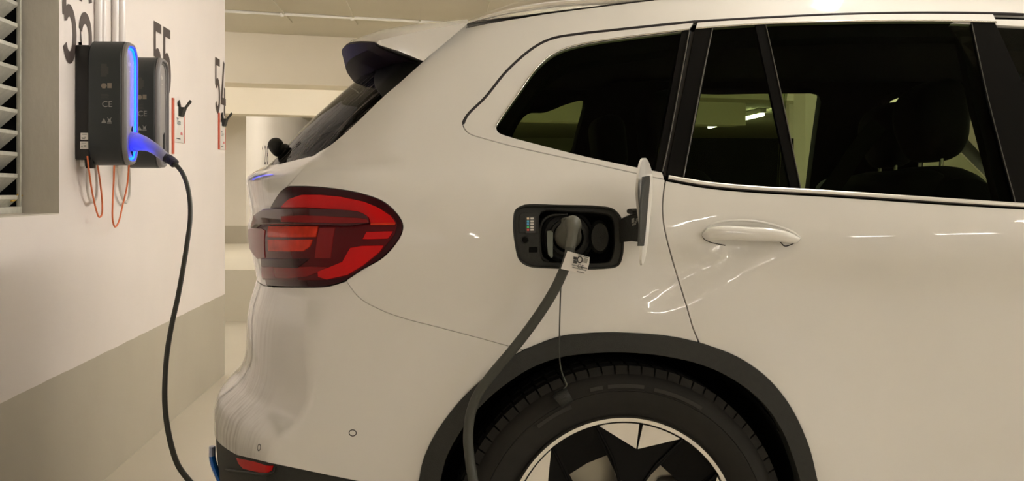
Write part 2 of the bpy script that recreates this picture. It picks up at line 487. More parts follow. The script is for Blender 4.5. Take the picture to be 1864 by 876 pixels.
# ceiling conduit with clamps
pp0, pp1 = at_k(380, 18.5, 9.1), at_k(900, 41.5, 9.1)
pp0 = at_k(380, 18.4, 8.75)
pdir = BD * 3.2
pA = pp0; pB = pp0 + pdir
pp = empty('ceiling_pipe', pA, 'thin white pipe under the ceiling running across to the car roof', 'pipe')
tube('pipe', [pA - pdir * .3, pB], 0.0125, M['pipe'], pp)
for uu in (513, 641, 765):
    best = min(np.linspace(0, 1, 400), key=lambda t: abs(932 + FPX * np.dot(pA + pdir * t - CC, CR) / np.dot(pA + pdir * t, CF) - uu))
    q = pA + pdir * best
    bm = bmesh.new(); add_box(bm, q - [.012, .018, .02], [q[0] + .012, q[1] + .018, CEIL], 0.003)
    bm_obj('pipe_clamp', bm, M['pipe'], pp)

# painted numbers
def onwall(u, v): return at_x(u, v, WX)
for s, y0, zz in (('56', 4.165, 1.54), ('55', 5.49, 1.545), ('54', 7.0, 1.55)):
    digits('painted_number', s, (WX, y0, zz), (0, 1, 0), (0, 0, 1), 0.318, M['ink'], wl, w=0.135, adv=0.60)
wb = bpy.data.objects['wall_back']
p = at_x(477, 298.5, CORX)
digits('painted_number', '128', (CORX, p[1], p[2]), (0, 1, 0), (0, 0, 1), 0.27, M['ink'], wb, w=0.14, adv=0.85)

# ventilation grille: frame bars and sloped blades
gx = WX - 0.116
gr = empty('ventilation_grille', (gx, 3.4, OZ0), 'grey sloped-blade ventilation grille recessed in the wall at the left edge', 'grille')
box('frame_bar', (gx - 0.010, OY1 - 0.045, OZ0 + 0.004), (gx + 0.004, OY1 - 0.033, OZ1), M['louver'], gr, 0.002)
box('side_shade', (gx - 0.115, OY1 - 0.034, OZ0 + 0.004), (gx - 0.010, OY1 - 0.028, OZ1), M['dark'], gr)  # dark sheet standing in for the shade between blade ends and frame
box('frame_bar', (gx - 0.09, OY0, OZ0 + 0.004), (gx + 0.006, OY1 - 0.035, OZ0 + 0.026), M['louver'], gr, 0.003)
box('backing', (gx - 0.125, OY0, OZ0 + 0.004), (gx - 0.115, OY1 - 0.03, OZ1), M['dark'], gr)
zb = 1.085
blade_me = None
for i in range(18):
    z = 1.074 + i * 0.0708
    prof = [(gx, z), (gx, z + 0.012), (gx - 0.006, z + 0.013), (gx - 0.080, z - 0.064), (gx - 0.080, z - 0.070)]
    o = prism('blade', [(a, OY0, b) for a, b in prof], (0, OY1 - 0.062 - OY0, 0), M['louver'], gr)
pw = [at_x(u, v, gx - 0.005) for u, v in [(20, 366), (28, 364), (31, 356), (34, 353), (37, 357), (36, 361), (40, 356), (47, 358)]]
o = tube('wire_scrap', catmull(pw, 4), 0.0028, M['yellow'], None)
tag(o, 'short yellow wire scrap caught in the bottom corner of the grille', 'wire')

# fluorescent lamps: aisle row, and unseen ones added to brighten car, wall and beams
def lamp(x, y):
    if x > 5 and y > 22: lab = 'small lit ceiling lamp seen through the rear door window, left one'
    elif x > 5 and y > 19: lab = 'small lit ceiling lamp seen through the rear door window, right one'
    elif x > 5: lab = 'batten lamp in the long row over the driving aisle'
    elif y < 2: lab = 'unseen batten lamp added on the ceiling in front of the car flank'
    elif y < 7.5 and x > 0: lab = 'unseen batten lamp added on the ceiling above the parked car'
    else: lab = 'unseen batten lamp added on the ceiling between the far beams'
    o = empty('ceiling_lamp', (x, y, CEIL), lab, 'lamp', 'fluorescent lamps on the ceiling')
    box('housing', (x - .05, y - .62, CEIL - .075), (x + .05, y + .62, CEIL - 0.001), M['lampbody'], o, .006)
    tube('lamp_tube', [(x, y - .60, CEIL - .10), (x, y + .60, CEIL - .10)], .028, M['tube'], o)
for x, y in LAMPS: lamp(x, y)

# ------------------------------------------------------------------ car body surface
Y0 = 2.56; HW = 0.9455; YC = Y0 + HW; S0 = 0.25; RR = 0.9
WCX, WCZ = 0.402, 0.360          # rear wheel centre
def table(z, v, sig, lo=0.0, hi=2.0, n=2001):
    g = np.linspace(lo, hi, n); f = np.interp(g, z, v)
    d = g[1] - g[0]; k = int(3 * sig / d) + 1
    w = np.exp(-.5 * (np.arange(-k, k + 1) * d / sig) ** 2); w /= w.sum()
    return g, np.convolve(np.pad(f, k, mode='edge'), w, mode='valid')
SZ = table([.15, .30, .42, .55, .70, .85, .95, 1.0, 1.05, 1.10, 1.14, 1.20, 1.30, 1.40, 1.50, 1.56, 1.60, 1.65],
           [.10, .045, .022, .012, .010, .006, .001, .001, .008, .023, .042, .066, .108, .153, .200, .232, .262, .32], .018)
XR = table(*zip(*[(0.2, -0.564), (0.28, -0.581), (0.36, -0.599), (0.4, -0.602), (0.44, -0.606), (0.48, -0.608), (0.52, -0.608), (0.56, -0.597), (0.59, -0.567), (0.61, -0.546), (0.63, -0.536), (0.65, -0.528), (0.68, -0.524), (0.72, -0.523), (0.76, -0.521), (0.8, -0.515), (0.84, -0.502), (0.87, -0.494), (0.89, -0.5), (0.92, -0.506), (0.95, -0.513), (0.98, -0.518), (1.01, -0.519), (1.03, -0.512), (1.05, -0.512), (1.08, -0.517), (1.11, -0.522), (1.13, -0.525), (1.14, -0.523), (1.15, -0.506), (1.165, -0.477), (1.18, -0.458), (1.22, -0.424), (1.26, -0.389), (1.3, -0.349), (1.34, -0.304), (1.38, -0.259), (1.42, -0.211), (1.46, -0.165), (1.6, 0.0)]), .005)
CZ = table([.2, 1.1, 1.18, 1.4], [.29, .28, .31, .31], .01)
RC = table([.2, .44, .62, .70, .80, .88, 1.08, 1.14, 1.2, 1.5], [.012, .012, .012, .016, .05, .10, .12, .10, .07, .07], .02)
NZ = (XR[0], 1 / np.sqrt(1 + np.gradient(XR[1], XR[0]) ** 2))

def sstep(a, b, x):
    t = np.clip((x - a) / (b - a), 0, 1); return t * t * (3 - 2 * t)

def side_off(x, z):
    o = np.interp(z, *SZ)
    # door skin recessed below the crease, flared back out over the wheel
    door = sstep(0.60, 1.02, x + (z - .80) * .55) * (1 - sstep(2.2, 2.7, x))
    zt = .985 - .012 * (x - .9)
    body = sstep(.30, .50, z) * (1 - sstep(zt - .13, zt, z)) 
    o = o + .024 * door * body
    # diagonal flank under the handle and flare round the wheel arch
    g = z - (.926 + .49 * (x - .622))
    o = o + .017 * sstep(-.042, .042, g) * np.exp(-((x - .63) / .19) ** 4) * (1 - sstep(.94, 1.0, z)) * sstep(.80, .88, z)
    r_ = np.hypot(x - WCX, z - WCZ)
    o = o + .007 * (sstep(.45, .60, r_) - 1) * (1 - sstep(.86, .99, z)) * sstep(-.15, .05, x) * (1 - sstep(.95, 1.2, x))
    # hand recess behind the door handle
    o = o + .022 * np.exp(-(((x - .655) / .085) ** 2 + ((z - .995) / .030) ** 2) ** 1.5)
    # tail taper and greenhouse taper
    o = o + .055 * np.clip((.18 - x) / .55, 0, 2) ** 2
    o = o + .09 * np.clip((z - 1.12) / .4, 0, 1.2) * np.clip((.75 - x) / .9, 0, 1.5) ** 2
    o = o + .05 * np.clip((x - 2.6) / 1.0, 0, 2) ** 2
    return o

def Ff(x, y, z):
    a = (Y0 + side_off(x, z) - y) * .97
    t = np.clip((YC - y) / HW, 0, 1.1)
    b = (np.interp(z, *XR) + np.interp(z, *CZ) * t ** 2 - x) * np.interp(z, *NZ)
    r = np.interp(z, *RC)
    return np.hypot(np.maximum(a + r, 0), np.maximum(b + r, 0)) + np.minimum(np.maximum(a + r, b + r), 0) - r

def srf_raw(s, z):
    s = np.asarray(s, float); z = np.asarray(z, float)
    th = np.clip((S0 - s) / RR, 0, math.pi / 2)
    x0 = np.where(s >= S0, s, S0)
    dx, dy = -np.sin(th), -np.cos(th)
    lo = np.full(s.shape, .02); hi = np.full(s.shape, 1.6)
    for _ in range(42):
        mid = (lo + hi) / 2
        ins = Ff(x0 + dx * mid, YC + dy * mid, z) < 0
        lo = np.where(ins, mid, lo); hi = np.where(ins, hi, mid)
    l = (lo + hi) / 2
    return np.stack([x0 + dx * l, YC + dy * l, z], -1)

def srf(s, z):
    """points and outward normals of the body surface"""
    e = .0025
    P = srf_raw(s, z)
    ds = srf_raw(s + e, z) - srf_raw(s - e, z)
    dz = srf_raw(s, z + e) - srf_raw(s, z - e)
    n = np.cross(ds, dz); n /= np.linalg.norm(n, axis=-1)[..., None] + 1e-12
    return P, n

def D(pts, smooth=0, closed=False):
    """photo pixels -> body domain (s, z) by intersecting the view ray with the body surface"""
    P = np.asarray(pts, float)
    if smooth: P = catmull(P, smooth, closed)
    d = ray(P[:, 0], P[:, 1])
    k = np.linspace(2.4, 4.2, 700)
    X = CC + d[:, None, :] * k[None, :, None]
    f = Ff(X[..., 0], X[..., 1], X[..., 2])
    ins = f < 0
    j = np.where(ins.any(1), ins.argmax(1), f.argmin(1))
    lo = k[np.maximum(j - 1, 0)]; hi = k[j]
    for _ in range(30):
        m = (lo + hi) / 2; Q = CC + d * m[:, None]
        i2 = Ff(Q[:, 0], Q[:, 1], Q[:, 2]) < 0
        hi = np.where(i2, m, hi); lo = np.where(i2, lo, m)
    Q = CC + d * hi[:, None]
    return dom(Q)

def dom(Q):
    th = np.arctan2(S0 - Q[:, 0], YC - Q[:, 1])
    s = np.where(Q[:, 0] >= S0, Q[:, 0], S0 - th * RR)
    return np.stack([s, Q[:, 2]], 1)

SCEN = S0 - math.pi / 2 * RR      # domain s of the car's centre line at the tail

def resample(P, d):
    out = []
    n = len(P)
    for i in range(n):
        a, b = P[i], P[(i + 1) % n]
        L = np.linalg.norm(b - a)
        if L < 1e-5: continue
        k = max(1, int(math.ceil(L / d)))
        for j in range(k): out.append(a + (b - a) * j / k)
    return np.array(out)

def area(P):
    x, y = P[:, 0], P[:, 1]
    return .5 * np.sum(x * np.roll(y, -1) - np.roll(x, -1) * y)

def inset(P, d):
    """offset a CCW polygon inward"""
    a = P - np.roll(P, 1, 0); b = np.roll(P, -1, 0) - P
    a /= np.linalg.norm(a, axis=1)[:, None] + 1e-12; b /= np.linalg.norm(b, axis=1)[:, None] + 1e-12
    na = np.stack([-a[:, 1], a[:, 0]], 1); nb = np.stack([-b[:, 1], b[:, 0]], 1)
    m = na + nb; L = np.linalg.norm(m, axis=1)[:, None]; m = m / (L + 1e-9)
    c = np.clip(np.sum(m * nb, 1), .5, 1)[:, None]
    return P + m * d / c

def pip(pts, poly):
    x, y = pts[:, 0][:, None], pts[:, 1][:, None]
    x1, y1 = poly[:, 0][None], poly[:, 1][None]
    x2, y2 = np.roll(poly[:, 0], -1)[None], np.roll(poly[:, 1], -1)[None]
    c = ((y1 > y) != (y2 > y)) & (x < (x2 - x1) * (y - y1) / (y2 - y1 + 1e-15) + x1)
    return c.sum(1) % 2 == 1

def panel_geo(outline, holes=(), off=0.0, grid=.02, edge=.012, shrink=.0018, hshrink=None, lip=.012, offfn=None, e=.0012):
    def prep(p, hole):
        p = np.asarray(p, float)
        if area(p) < 0: p = p[::-1]
        p = resample(p, edge)
        if hole:
            p = inset(p, -(shrink if hshrink is None else hshrink))
            return p[::-1]
        return inset(p, shrink)
    loops = [prep(outline, False)] + [prep(h, True) for h in holes]
    allb = np.vstack(loops)
    lo, hi = loops[0].min(0), loops[0].max(0)
    gx_ = np.arange(lo[0] + grid * .4, hi[0], grid); gz_ = np.arange(lo[1] + grid * .4, hi[1], grid)
    G = np.stack(np.meshgrid(gx_, gz_), -1).reshape(-1, 2)
    G[:, 0] += ((np.arange(len(G)) // len(gx_)) % 2) * grid * .5
    keep = pip(G, loops[0])
    for h in loops[1:]: keep &= ~pip(G, h)
    G = G[keep]
    if len(G):
        dm = np.full(len(G), 9.0)
        for c in np.array_split(allb, max(1, len(allb) // 200)):
            dm = np.minimum(dm, np.sqrt(((G[:, None] - c[None]) ** 2).sum(-1)).min(1))
        G = G[dm > grid * .45]
    V2 = np.vstack([allb, G]) if len(G) else allb
    edges = []; st = 0
    for lp in loops:
        n = len(lp); edges += [(st + i, st + (i + 1) % n) for i in range(n)]; st += n
    r = delaunay_2d_cdt([Vector(v) for v in V2], edges, [], 0, 1e-7, True)
    ov = np.array([tuple(v) for v in r[0]]); fc = [tuple(f) for f in r[2]]
    back = {}
    for i, ids in enumerate(r[3]):
        for q in ids: back.setdefault(q, i)
    F3 = np.array([f for f in fc if len(f) == 3])
    cen = ov[F3].mean(1)
    ok = pip(cen, loops[0])
    for h in loops[1:]: ok &= ~pip(cen, h)
    F3 = F3[ok]
    a = ov[F3]; ar = (a[:, 1, 0] - a[:, 0, 0]) * (a[:, 2, 1] - a[:, 0, 1]) - (a[:, 2, 0] - a[:, 0, 0]) * (a[:, 1, 1] - a[:, 0, 1])
    F3[ar < 0] = F3[ar < 0][:, ::-1]
    P, n = srf(ov[:, 0], ov[:, 1])
    if offfn is not None: P = P + n * offfn(ov)[:, None]
    P = P + n * off
    V = [P]; N = [n]; F = [tuple(f) for f in F3]
    base = len(P); st = 0
    for lp in loops:
        m = len(lp)
        idx = np.array([back.get(st + i, 0) for i in range(m)]); st += m
        p = P[idx]; nn = n[idx]
        t = np.roll(p, -1, 0) - np.roll(p, 1, 0); t /= np.linalg.norm(t, axis=1)[:, None] + 1e-12
        o = np.cross(t, nn); o /= np.linalg.norm(o, axis=1)[:, None] + 1e-12
        r1 = p + o * e - nn * e; r2 = r1 - nn * lip
        V += [r1, r2]; N += [(o + nn * .3), o]
        for i in range(m):
            j = (i + 1) % m
            F.append((idx[i], base + i, base + j, idx[j]))
            F.append((base + i, base + m + i, base + m + j, base + j))
        base += 2 * m
    V = np.vstack(V); N = np.vstack(N); N /= np.linalg.norm(N, axis=1)[:, None] + 1e-12
    return V, F, N

def mirror_geo(g):
    V, F, N = g
    V2 = V.copy(); V2[:, 1] = 2 * YC - V2[:, 1]; N2 = N.copy(); N2[:, 1] *= -1
    return V2, [tuple(reversed(f)) for f in F], N2

def join_geo(a, b):
    n = len(a[0])
    return np.vstack([a[0], b[0]]), a[1] + [tuple(i + n for i in f) for f in b[1]], np.vstack([a[2], b[2]])

def put(name, g, m, parent, label=None):
    return mesh(name, g[0], g[1], m, parent, True, label, normals=g[2])

def panel(name, outline, m, parent, both=None, label=None, **kw):
    g = panel_geo(outline, **kw)
    if both == 'join': g = join_geo(g, mirror_geo(g))
    o = put(name, g, m, parent, label)
    if both == 'mirror': put(name, mirror_geo(g), m, parent, label)
    return o

def on(pts, off=0.0, smooth=0, px=True):
    d = D(pts, smooth) if px else (catmull(pts, smooth) if smooth else np.asarray(pts, float))
    P, n = srf(d[:, 0], d[:, 1]); return P + n * off, n

def strip(name, pts, w, h, m, parent, off=0.0, smooth=6, both=False, label=None, px=True, seg=8):
    """half-round bead lying on the body surface: w = half width along the surface, h = half height"""
    d = D(pts, smooth) if px else catmull(pts, smooth)
    d = resample_open(d, .02)
    P, n = srf(d[:, 0], d[:, 1]); P = P + n * off
    V, F = tube_geo(P, [(h, w)] * len(P), seg, n)
    o = mesh(name, V, F, m, parent, True, label, sharp=0.9)
    if both:
        V2 = [np.array([v[0], 2 * YC - v[1], v[2]]) for v in V]
        mesh(name, V2, [tuple(reversed(f)) for f in F], m, parent, True, label, sharp=0.9)
    return o

def resample_open(P, d):
    out = [P[0]]
    for a, b in zip(P[:-1], P[1:]):
        L = np.linalg.norm(b - a)
        if L < 1e-6: continue
        k = max(1, int(math.ceil(L / d)))
        for j in range(1, k + 1): out.append(a + (b - a) * j / k)
    return np.array(out)
cat = np.concatenate

# ------------------------------------------------------------------ the car
car = empty('car', (WCX, YC, 0), 'white electric SUV with open charging flap, parked with its tail to the wall', 'car')

# traced curves (photo pixels)
c_seal = [(1266, 38), (1187, 46), (1108, 54.5), (1050, 61), (1005, 69), (972, 85), (923, 127), (882, 177), (850, 209), (842, 225), (851, 241), (882, 252.5), (943, 268.5), (1067, 295.5), (1157, 315.5), (1211, 327)]
c_glass = [(1254, 55), (1149, 68), (1067, 80), (1025, 91), (1001, 104), (976, 127), (943, 173), (914, 214), (904, 230), (908, 239.5), (927, 247), (984, 262.5), (1067, 283.5), (1161, 303.5), (1206, 312.5)]
c_gap = [(1211, 327), (1207.5, 350), (1205.5, 380), (1208, 410), (1217, 450), (1233, 505), (1250, 560), (1262, 600), (1272, 624)]
c_tail = [(850, 41), (810, 75), (766, 115), (726, 151), (697, 176), (640, 231), (601, 264), (574, 281), (549, 310), (523, 339.5)]
c_lamp_top = [(523, 339.5), (560, 339.5), (608, 343.5), (660, 353), (699, 368), (725, 393), (733, 411), (728, 431), (699, 467), (656, 493), (629, 511)]
c_bump = [(629, 511), (653, 542), (691, 564), (735, 580), (800, 597), (880, 618), (952, 638)]
c_arch_o = [(952, 638), (1016, 614), (1060, 608), (1115, 606), (1179, 609), (1225, 614), (1272, 624)]
c_arch_or = [(1272, 624), (1342, 651), (1394, 687), (1437, 739), (1471, 812), (1487, 876)]
c_arch_ol = [(763, 876), (771, 838), (793, 790), (836, 732), (879, 690), (915, 659), (952, 638)]
c_arch_i = [(801, 876), (814, 829), (849, 769), (892, 722), (930, 692), (965, 670), (1016, 651), (1060, 644), (1115, 641), (1179, 644), (1261, 659), (1321, 683), (1385, 730), (1424, 786), (1450, 855), (1456, 876)]
c_port = [(955, 372.5), (1020, 373), (1090, 375), (1116, 380), (1131, 396), (1135.5, 430), (1134, 465), (1126, 484), (1100, 490), (1000, 489), (962, 485.5), (945, 474), (937, 445), (933.5, 405), (938, 382)]
c_roofz = lambda x: np.interp(x, [-.2, .07, .19, .40, .52, .8, 1.2, 1.7, 2.0], [1.45, 1.487, 1.503, 1.532, 1.548, 1.574, 1.592, 1.588, 1.575])
d_seal, d_glass, d_gap = D(c_seal, 6), D(c_glass, 6), D(c_gap, 6)
d_tail, d_ltop, d_bump = D(c_tail, 5), D(c_lamp_top, 6), D(c_bump, 6)
d_ao, d_aor, d_aol, d_ai = D(c_arch_o, 5), D(c_arch_or, 5), D(c_arch_ol, 5), D(c_arch_i, 5)
d_port = D(c_port, 5, True)
d_seal2 = D([(1266, 38), (1390, 31), (1515, 25), (1660, 22), (1809, 23), (1864, 25)], 5)
xs = np.linspace(2.0, d_tail[0, 0] + .001, 40)
roof_line = np.stack([xs, c_roofz(xs)], 1)
BIGX = 1.95
d_top_front = np.array([[BIGX, d_seal2[-1, 1] - .02], [BIGX, c_roofz(BIGX)]])

q_out = cat([d_tail[:-1], d_ltop[:-1], d_bump[:-1], d_ao[:-1], d_gap[::-1][:-1], d_seal[::-1][:-1], d_seal2, d_top_front, roof_line[xs < BIGX - .02]])
port_off = np.array(d_port)
gq = panel_geo(q_out, [port_off], grid=.018, lip=.018, hshrink=0.0)
put('quarter_panel', gq, M['paint'], car)
put('quarter_panel', mirror_geo(panel_geo(q_out, grid=.03, lip=.018)), M['paint'], car)

# body coloured surround of the rear side window
sur = cat([d_seal[:-1], d_seal[-1:], d_glass[::-1][:1], d_glass[::-1]])
sur = cat([d_seal, d_glass[::-1]])
panel('window_surround', sur, M['paint'], car, both='mirror', grid=.012, shrink=.0025, lip=.012, off=-.001)
strip('window_seal', c_seal[:10], .0058, .004, M['seal'], car, off=-.0035, both=True)
strip('window_seal', [(1266, 38), (1390, 31), (1515, 25), (1660, 22), (1809, 23), (1864, 25)], .0042, .004, M['seal'], car, off=-.0035, both=True)
strip('window_chrome', [(a, b - 1.5) for a, b in c_glass[:9]], .0022, .003, M['chrome'], car, both=True)

# upper door frame strips, chrome and glass
d_dtop = D([(1270, 40.5), (1390, 33.5), (1515, 27.5), (1660, 24.5), (1808, 25.5)], 5)
d_chr = D([(1266, 51.5), (1330, 46.5), (1410, 42), (1568, 38), (1700, 37.5), (1814, 39)], 5)
panel('door_frame', cat([d_dtop[::-1], d_chr]), M['paint'], car, both='mirror', grid=.012, shrink=.001)
strip('window_chrome', [(1266, 52), (1330, 47), (1410, 42.5), (1568, 38.5), (1700, 38), (1814, 40)], .0024, .003, M['chrome'], car, both=True)
c_gbot = [(1243, 325), (1279, 331.5), (1358, 338.5), (1510, 346.5), (1673, 357.5), (1800, 366), (1864, 369.5)]
d_gbot = D(c_gbot, 5)
xe = 1.31; d_gbot = cat([d_gbot, [[xe, d_gbot[-1, 1] - .006]]])
panel('window_glass', cat([d_glass, [d_glass[0]]])[:-1], M['glass'], car, both='mirror', grid=.03, off=-.006, lip=.004, shrink=-.002)
# C pillar trims, divider bar, B pillar
panel('pillar_trim', D([(1242, 56), (1258, 54), (1208, 313), (1194, 310)]), M['gloss'], car, both='mirror', off=-.003, shrink=0, grid=.03)
panel('pillar_trim', D([(1258.5, 54), (1265.5, 53), (1213.5, 317), (1208.5, 313)]), M['seal'], car, both='mirror', off=-.010, shrink=0, grid=.03)
panel('pillar_trim', D([(1266, 53), (1298, 50.5), (1245, 325), (1214, 319)]), M['gloss'], car, both='mirror', off=-.002, shrink=0, grid=.03)
strip('glass_run', [(1297, 52), (1277, 150), (1256, 260), (1244, 323)], .0016, .002, M['run'], car, smooth=4, both=True)
strip('glass_run', [(1255, 56), (1238, 150), (1215, 272), (1206, 312)], .0014, .002, M['run'], car, smooth=4, both=True)
panel('window_glass', D([(1297, 51), (1384, 44), (1450, 343), (1358, 338.5), (1279, 331.5), (1244, 324.5)]), M['glass'], car, both='mirror', off=-.006, shrink=-.002, grid=.03, lip=.004)
panel('window_divider', D([(1376, 45), (1394, 43.5), (1425, 190), (1458, 343.5), (1441, 342.5), (1408, 190)]), M['gloss'], car, both='mirror', off=-.002, shrink=0, grid=.02)
strip('glass_run', [(1394, 45), (1426, 190), (1457.5, 343)], .0013, .002, M['run'], car, smooth=6, both=True)
panel('window_glass', D([(1394, 43), (1568, 38.5), (1700, 38), (1770, 38.5), (1800, 180), (1850, 369), (1673, 357.5), (1510, 346.5), (1456, 343.5)]), M['glass'], car, both='mirror', off=-.006, shrink=-.002, grid=.03, lip=.004)
d_bp = D([(1811, 40), (1864, 154)], 4)
bpl = np.array([[1.165, 1.49], [1.20, 1.40], [1.242, 1.25], [1.295, 1.065]])
bpl2 = cat([[d_bp[0]], d_bp[1:], [[1.335, 1.062]]])
panel('pillar_trim', cat([D([(1768, 38.5), (1811, 39.5)]), d_bp[1:], [[1.335, 1.060]], D([(1848, 369)]), D([(1798, 180)])]), M['gloss'], car, off=-.002, shrink=0, grid=.03)
strip('glass_run', [(1769, 42), (1799, 180), (1848, 367)], .0010, .0015, M['run'], car, smooth=6, both=True)
strip('belt_chrome', [(1217, 323), (1279, 333.5), (1358, 341.5), (1510, 350.5), (1673, 361.5), (1800, 370), (1864, 374)], .0056, .004, M['satin'], car, both=True)
strip('belt_chrome', [(1217, 326.5), (1279, 338), (1358, 346), (1510, 355), (1673, 366), (1800, 374), (1864, 377.5)], .0016, .0022, M['seal'], car, both=True)

# rear door skin
c_dtop = [(1216, 329.5), (1279, 341), (1358, 349), (1510, 358), (1673, 369), (1800, 377), (1864, 380.5)]
d_belt = D(c_dtop, 5)
XB = 1.335
d_belt = cat([d_belt, [[XB, d_belt[-1, 1] - .004]]])
d_low_r = np.array([[WCX + .437, .34]])
gap_r = d_gap + np.array([.001, 0])
door_out = cat([gap_r[::-1], [] if False else d_belt, [[1.385, .95], [1.395, .80], [1.39, .60], [1.38, .36]], [[WCX + .45, .36]], d_aor[::-1]])
panel('rear_door', door_out, M['paint'], car, both='mirror', grid=.014, shrink=.0022, lip=.02)
# front door, fender: beyond the frame on the right
fd = cat([[[1.342, 1.06], [1.9, 1.025], [2.30, .985], [2.36, .97], [2.37, .75], [2.40, .5], [2.38, .36]], [[1.386, .36], [1.396, .60], [1.401, .80], [1.391, .95]]])
panel('front_door', fd[::-1], M['paint'], car, both='mirror', grid=.03, shrink=.0022, lip=.02)
fw = WCX + 2.864
an = np.radians(np.linspace(0, 180, 30))
fo = cat([[[2.41, .36], [2.43, .5], [2.40, .75], [2.39, .96], [2.7, .965], [3.3, .93], [3.75, .82], [3.80, .36]], np.stack([fw + .42 * np.cos(an), WCZ + .42 * np.sin(an)], 1)])
panel('front_fender', fo, M['paint'], car, both='mirror', grid=.04, shrink=.002, lip=.02)
panel('window_glass', np.array([[1.35, 1.07], [1.9, 1.03], [2.25, .99], [2.05, 1.15], [1.75, 1.40], [1.62, 1.475], [1.20, 1.492]]), M['glass2'], car, both='mirror', off=-.006, grid=.05, lip=.004)
panel('pillar_trim', np.array([[1.62, 1.478], [1.75, 1.405], [2.05, 1.155], [2.28, .985], [2.38, .97], [2.12, 1.15], [1.95, 1.30], [1.95, 1.50], [1.25, 1.508], [1.20, 1.495]]), M['paint'], car, both='mirror', off=-.003, grid=.05)

# sill
panel('sill', np.array([[WCX + .44, .20], [2.80, .20], [2.80, .352], [WCX + .452, .352]]), M['black'], car, both='mirror', off=.004, grid=.05, lip=.03)

# bumper (painted part), lower bumper, reflector, arch cladding
c_btop = [(629, 513), (610, 519), (589, 523.5), (536, 524), (495, 523)]
c_bbot = [(396, 816.5), (420, 825), (500, 845), (560, 857.5), (600, 866), (650, 876), (700, 886)]
d_btop = D(c_btop, 4)
d_bbot = D([(430, 828.5), (500, 845), (560, 857.5), (600, 866), (650, 876), (705, 887)], 4)
zb0 = .436
th06 = S0 - 0.86 * RR
bl = d_bbot[0]
bump_out = cat([d_bump, d_aol[::-1][:-1], [[WCX - .434, .36]] if False else d_aol[:1], d_bbot[::-1], [[(bl[0] + SCEN) / 2, (bl[1] + zb0) / 2 + .004], [SCEN, zb0]], [[SCEN, .862], [d_btop[-1, 0] - .12, .864]], d_btop[::-1]])
panel('bumper', bump_out, M['paint'], car, both='join', grid=.0095, shrink=.0012, lip=.015)
d_refl = D([(428, 834.5), (460, 841), (496, 849), (494, 857), (486, 861.5), (470, 861), (440, 854), (432, 845)])
low_out = cat([d_bbot, [[WCX - .46, .36], [WCX - .43, .20], [d_bbot[0, 0] + .03, .20], [SCEN, .20], [SCEN, zb0 - .002]], [[(bl[0] + SCEN) / 2, (bl[1] + zb0) / 2 + .002]]])
panel('lower_bumper', low_out, M['black'], car, both='join', grid=.03, shrink=.001, lip=.015, off=-.003, holes=[d_refl])
panel('reflector', d_refl, M['reflector'], car, both='mirror', grid=.02, shrink=.001, lip=.01, off=-.002)
strip('bumper_line', [(410, 856), (450, 861), (480, 864.5), (497, 860), (500, 850)], .003, .003, M['black'], car, off=-.002)
arch_lo_r = np.array([[WCX + .436, .36], [WCX + .43, .22]]); arch_in_r = np.array([[WCX + .385, .22], [WCX + .395, .36]])
arch_lo_l = np.array([[WCX - .43, .22], [WCX - .437, .36]]); arch_in_l = np.array([[WCX - .395, .36], [WCX - .385, .22]])
arch_out = cat([d_aol[:-1], d_ao[:-1], d_aor, arch_lo_r, arch_in_r, d_ai[::-1], arch_in_l, arch_lo_l])
panel('arch_cladding', arch_out, M['black'], car, both='mirror', grid=.02, shrink=.0008, lip=.05, off=.006)

# parking sensors set in the bumper
for (u, v, r) in ((642, 788.5, .0066), (471.5, 815, .0066)):
    c = D([(u, v)])[0]
    a = np.linspace(0, 2 * math.pi, 25)
    strip('parking_sensor', np.stack([c[0] + r * np.cos(a), c[1] + r * np.sin(a)], 1), .0011, .0007, M['seal'], car, smooth=1, px=False, seg=6)

# tail lamp: dark lens with red segments and the protruding blade
sl = S0 - math.atan2(.655, .50) * RR
d_lleft = D([(493, 377), (512, 347)], 3)
c_lbot = [(629, 511), (608, 518.5), (589, 522), (536, 522.5), (495, 521)]
lamp_out = cat([d_ltop, D(c_lbot, 4)[1:], [[sl, .868], [sl, 1.036], [sl + .1, 1.037]], d_lleft])
lg = panel_geo(lamp_out, grid=.012, shrink=.002, lip=.02, off=.002)
lampo = put('tail_lamp', lg, M['lens_rim'], car, label='dark red wrap-around tail lamp')
put('tail_lamp', mirror_geo(lg), M['lens_rim'], car)
def seg(name, pts, m, off, lip=.006, smooth=0, label=None, px=True, shrink=0.0):
    d = D(pts, smooth, smooth > 0) if px else np.asarray(pts, float)
    return panel(name, d, m, lampo, off=off, lip=lip, grid=.012, edge=.01, shrink=shrink, label=label)
c_inner = [(516, 377), (530, 363), (552, 355), (585, 355.5), (622, 359.5), (662, 368.5), (692, 381), (712, 394), (721, 407), (718, 426), (692, 460), (664, 483), (636, 501), (598, 508.5), (540, 509), (481, 508)]
inner = cat([D(c_inner[:1]), D(c_inner[1:10], 4), D(c_inner[10:], 3), [[sl + .01, .885], [sl + .01, 1.02]]])
seg('lens', inner, M['lens'], .004, px=False)
seg('light_segment', [(516, 376.5), (530, 363), (552, 356), (585, 356), (622, 360), (662, 369), (690, 381), (711, 395), (720, 406.5), (676, 406.5), (673, 396), (660, 388), (640, 384), (600, 380), (560, 377)], M['red'], .0065, label='bright red upper light segment')
seg('light_segment', [(626, 477), (640, 452), (660, 448.5), (698, 448), (690, 459), (662, 482), (634, 499.5), (598, 507.5), (583, 503), (582, 494), (600, 488)], M['red'], .0065, label='bright red lower light segment')
seg('light_segment', [(669, 423.5), (715, 422.5), (706, 434), (662, 435)], M['red'], .0065)
seg('light_segment', [(676, 407.5), (720, 407.5), (719, 409.5), (676, 409.5)], M['orange'], .008)
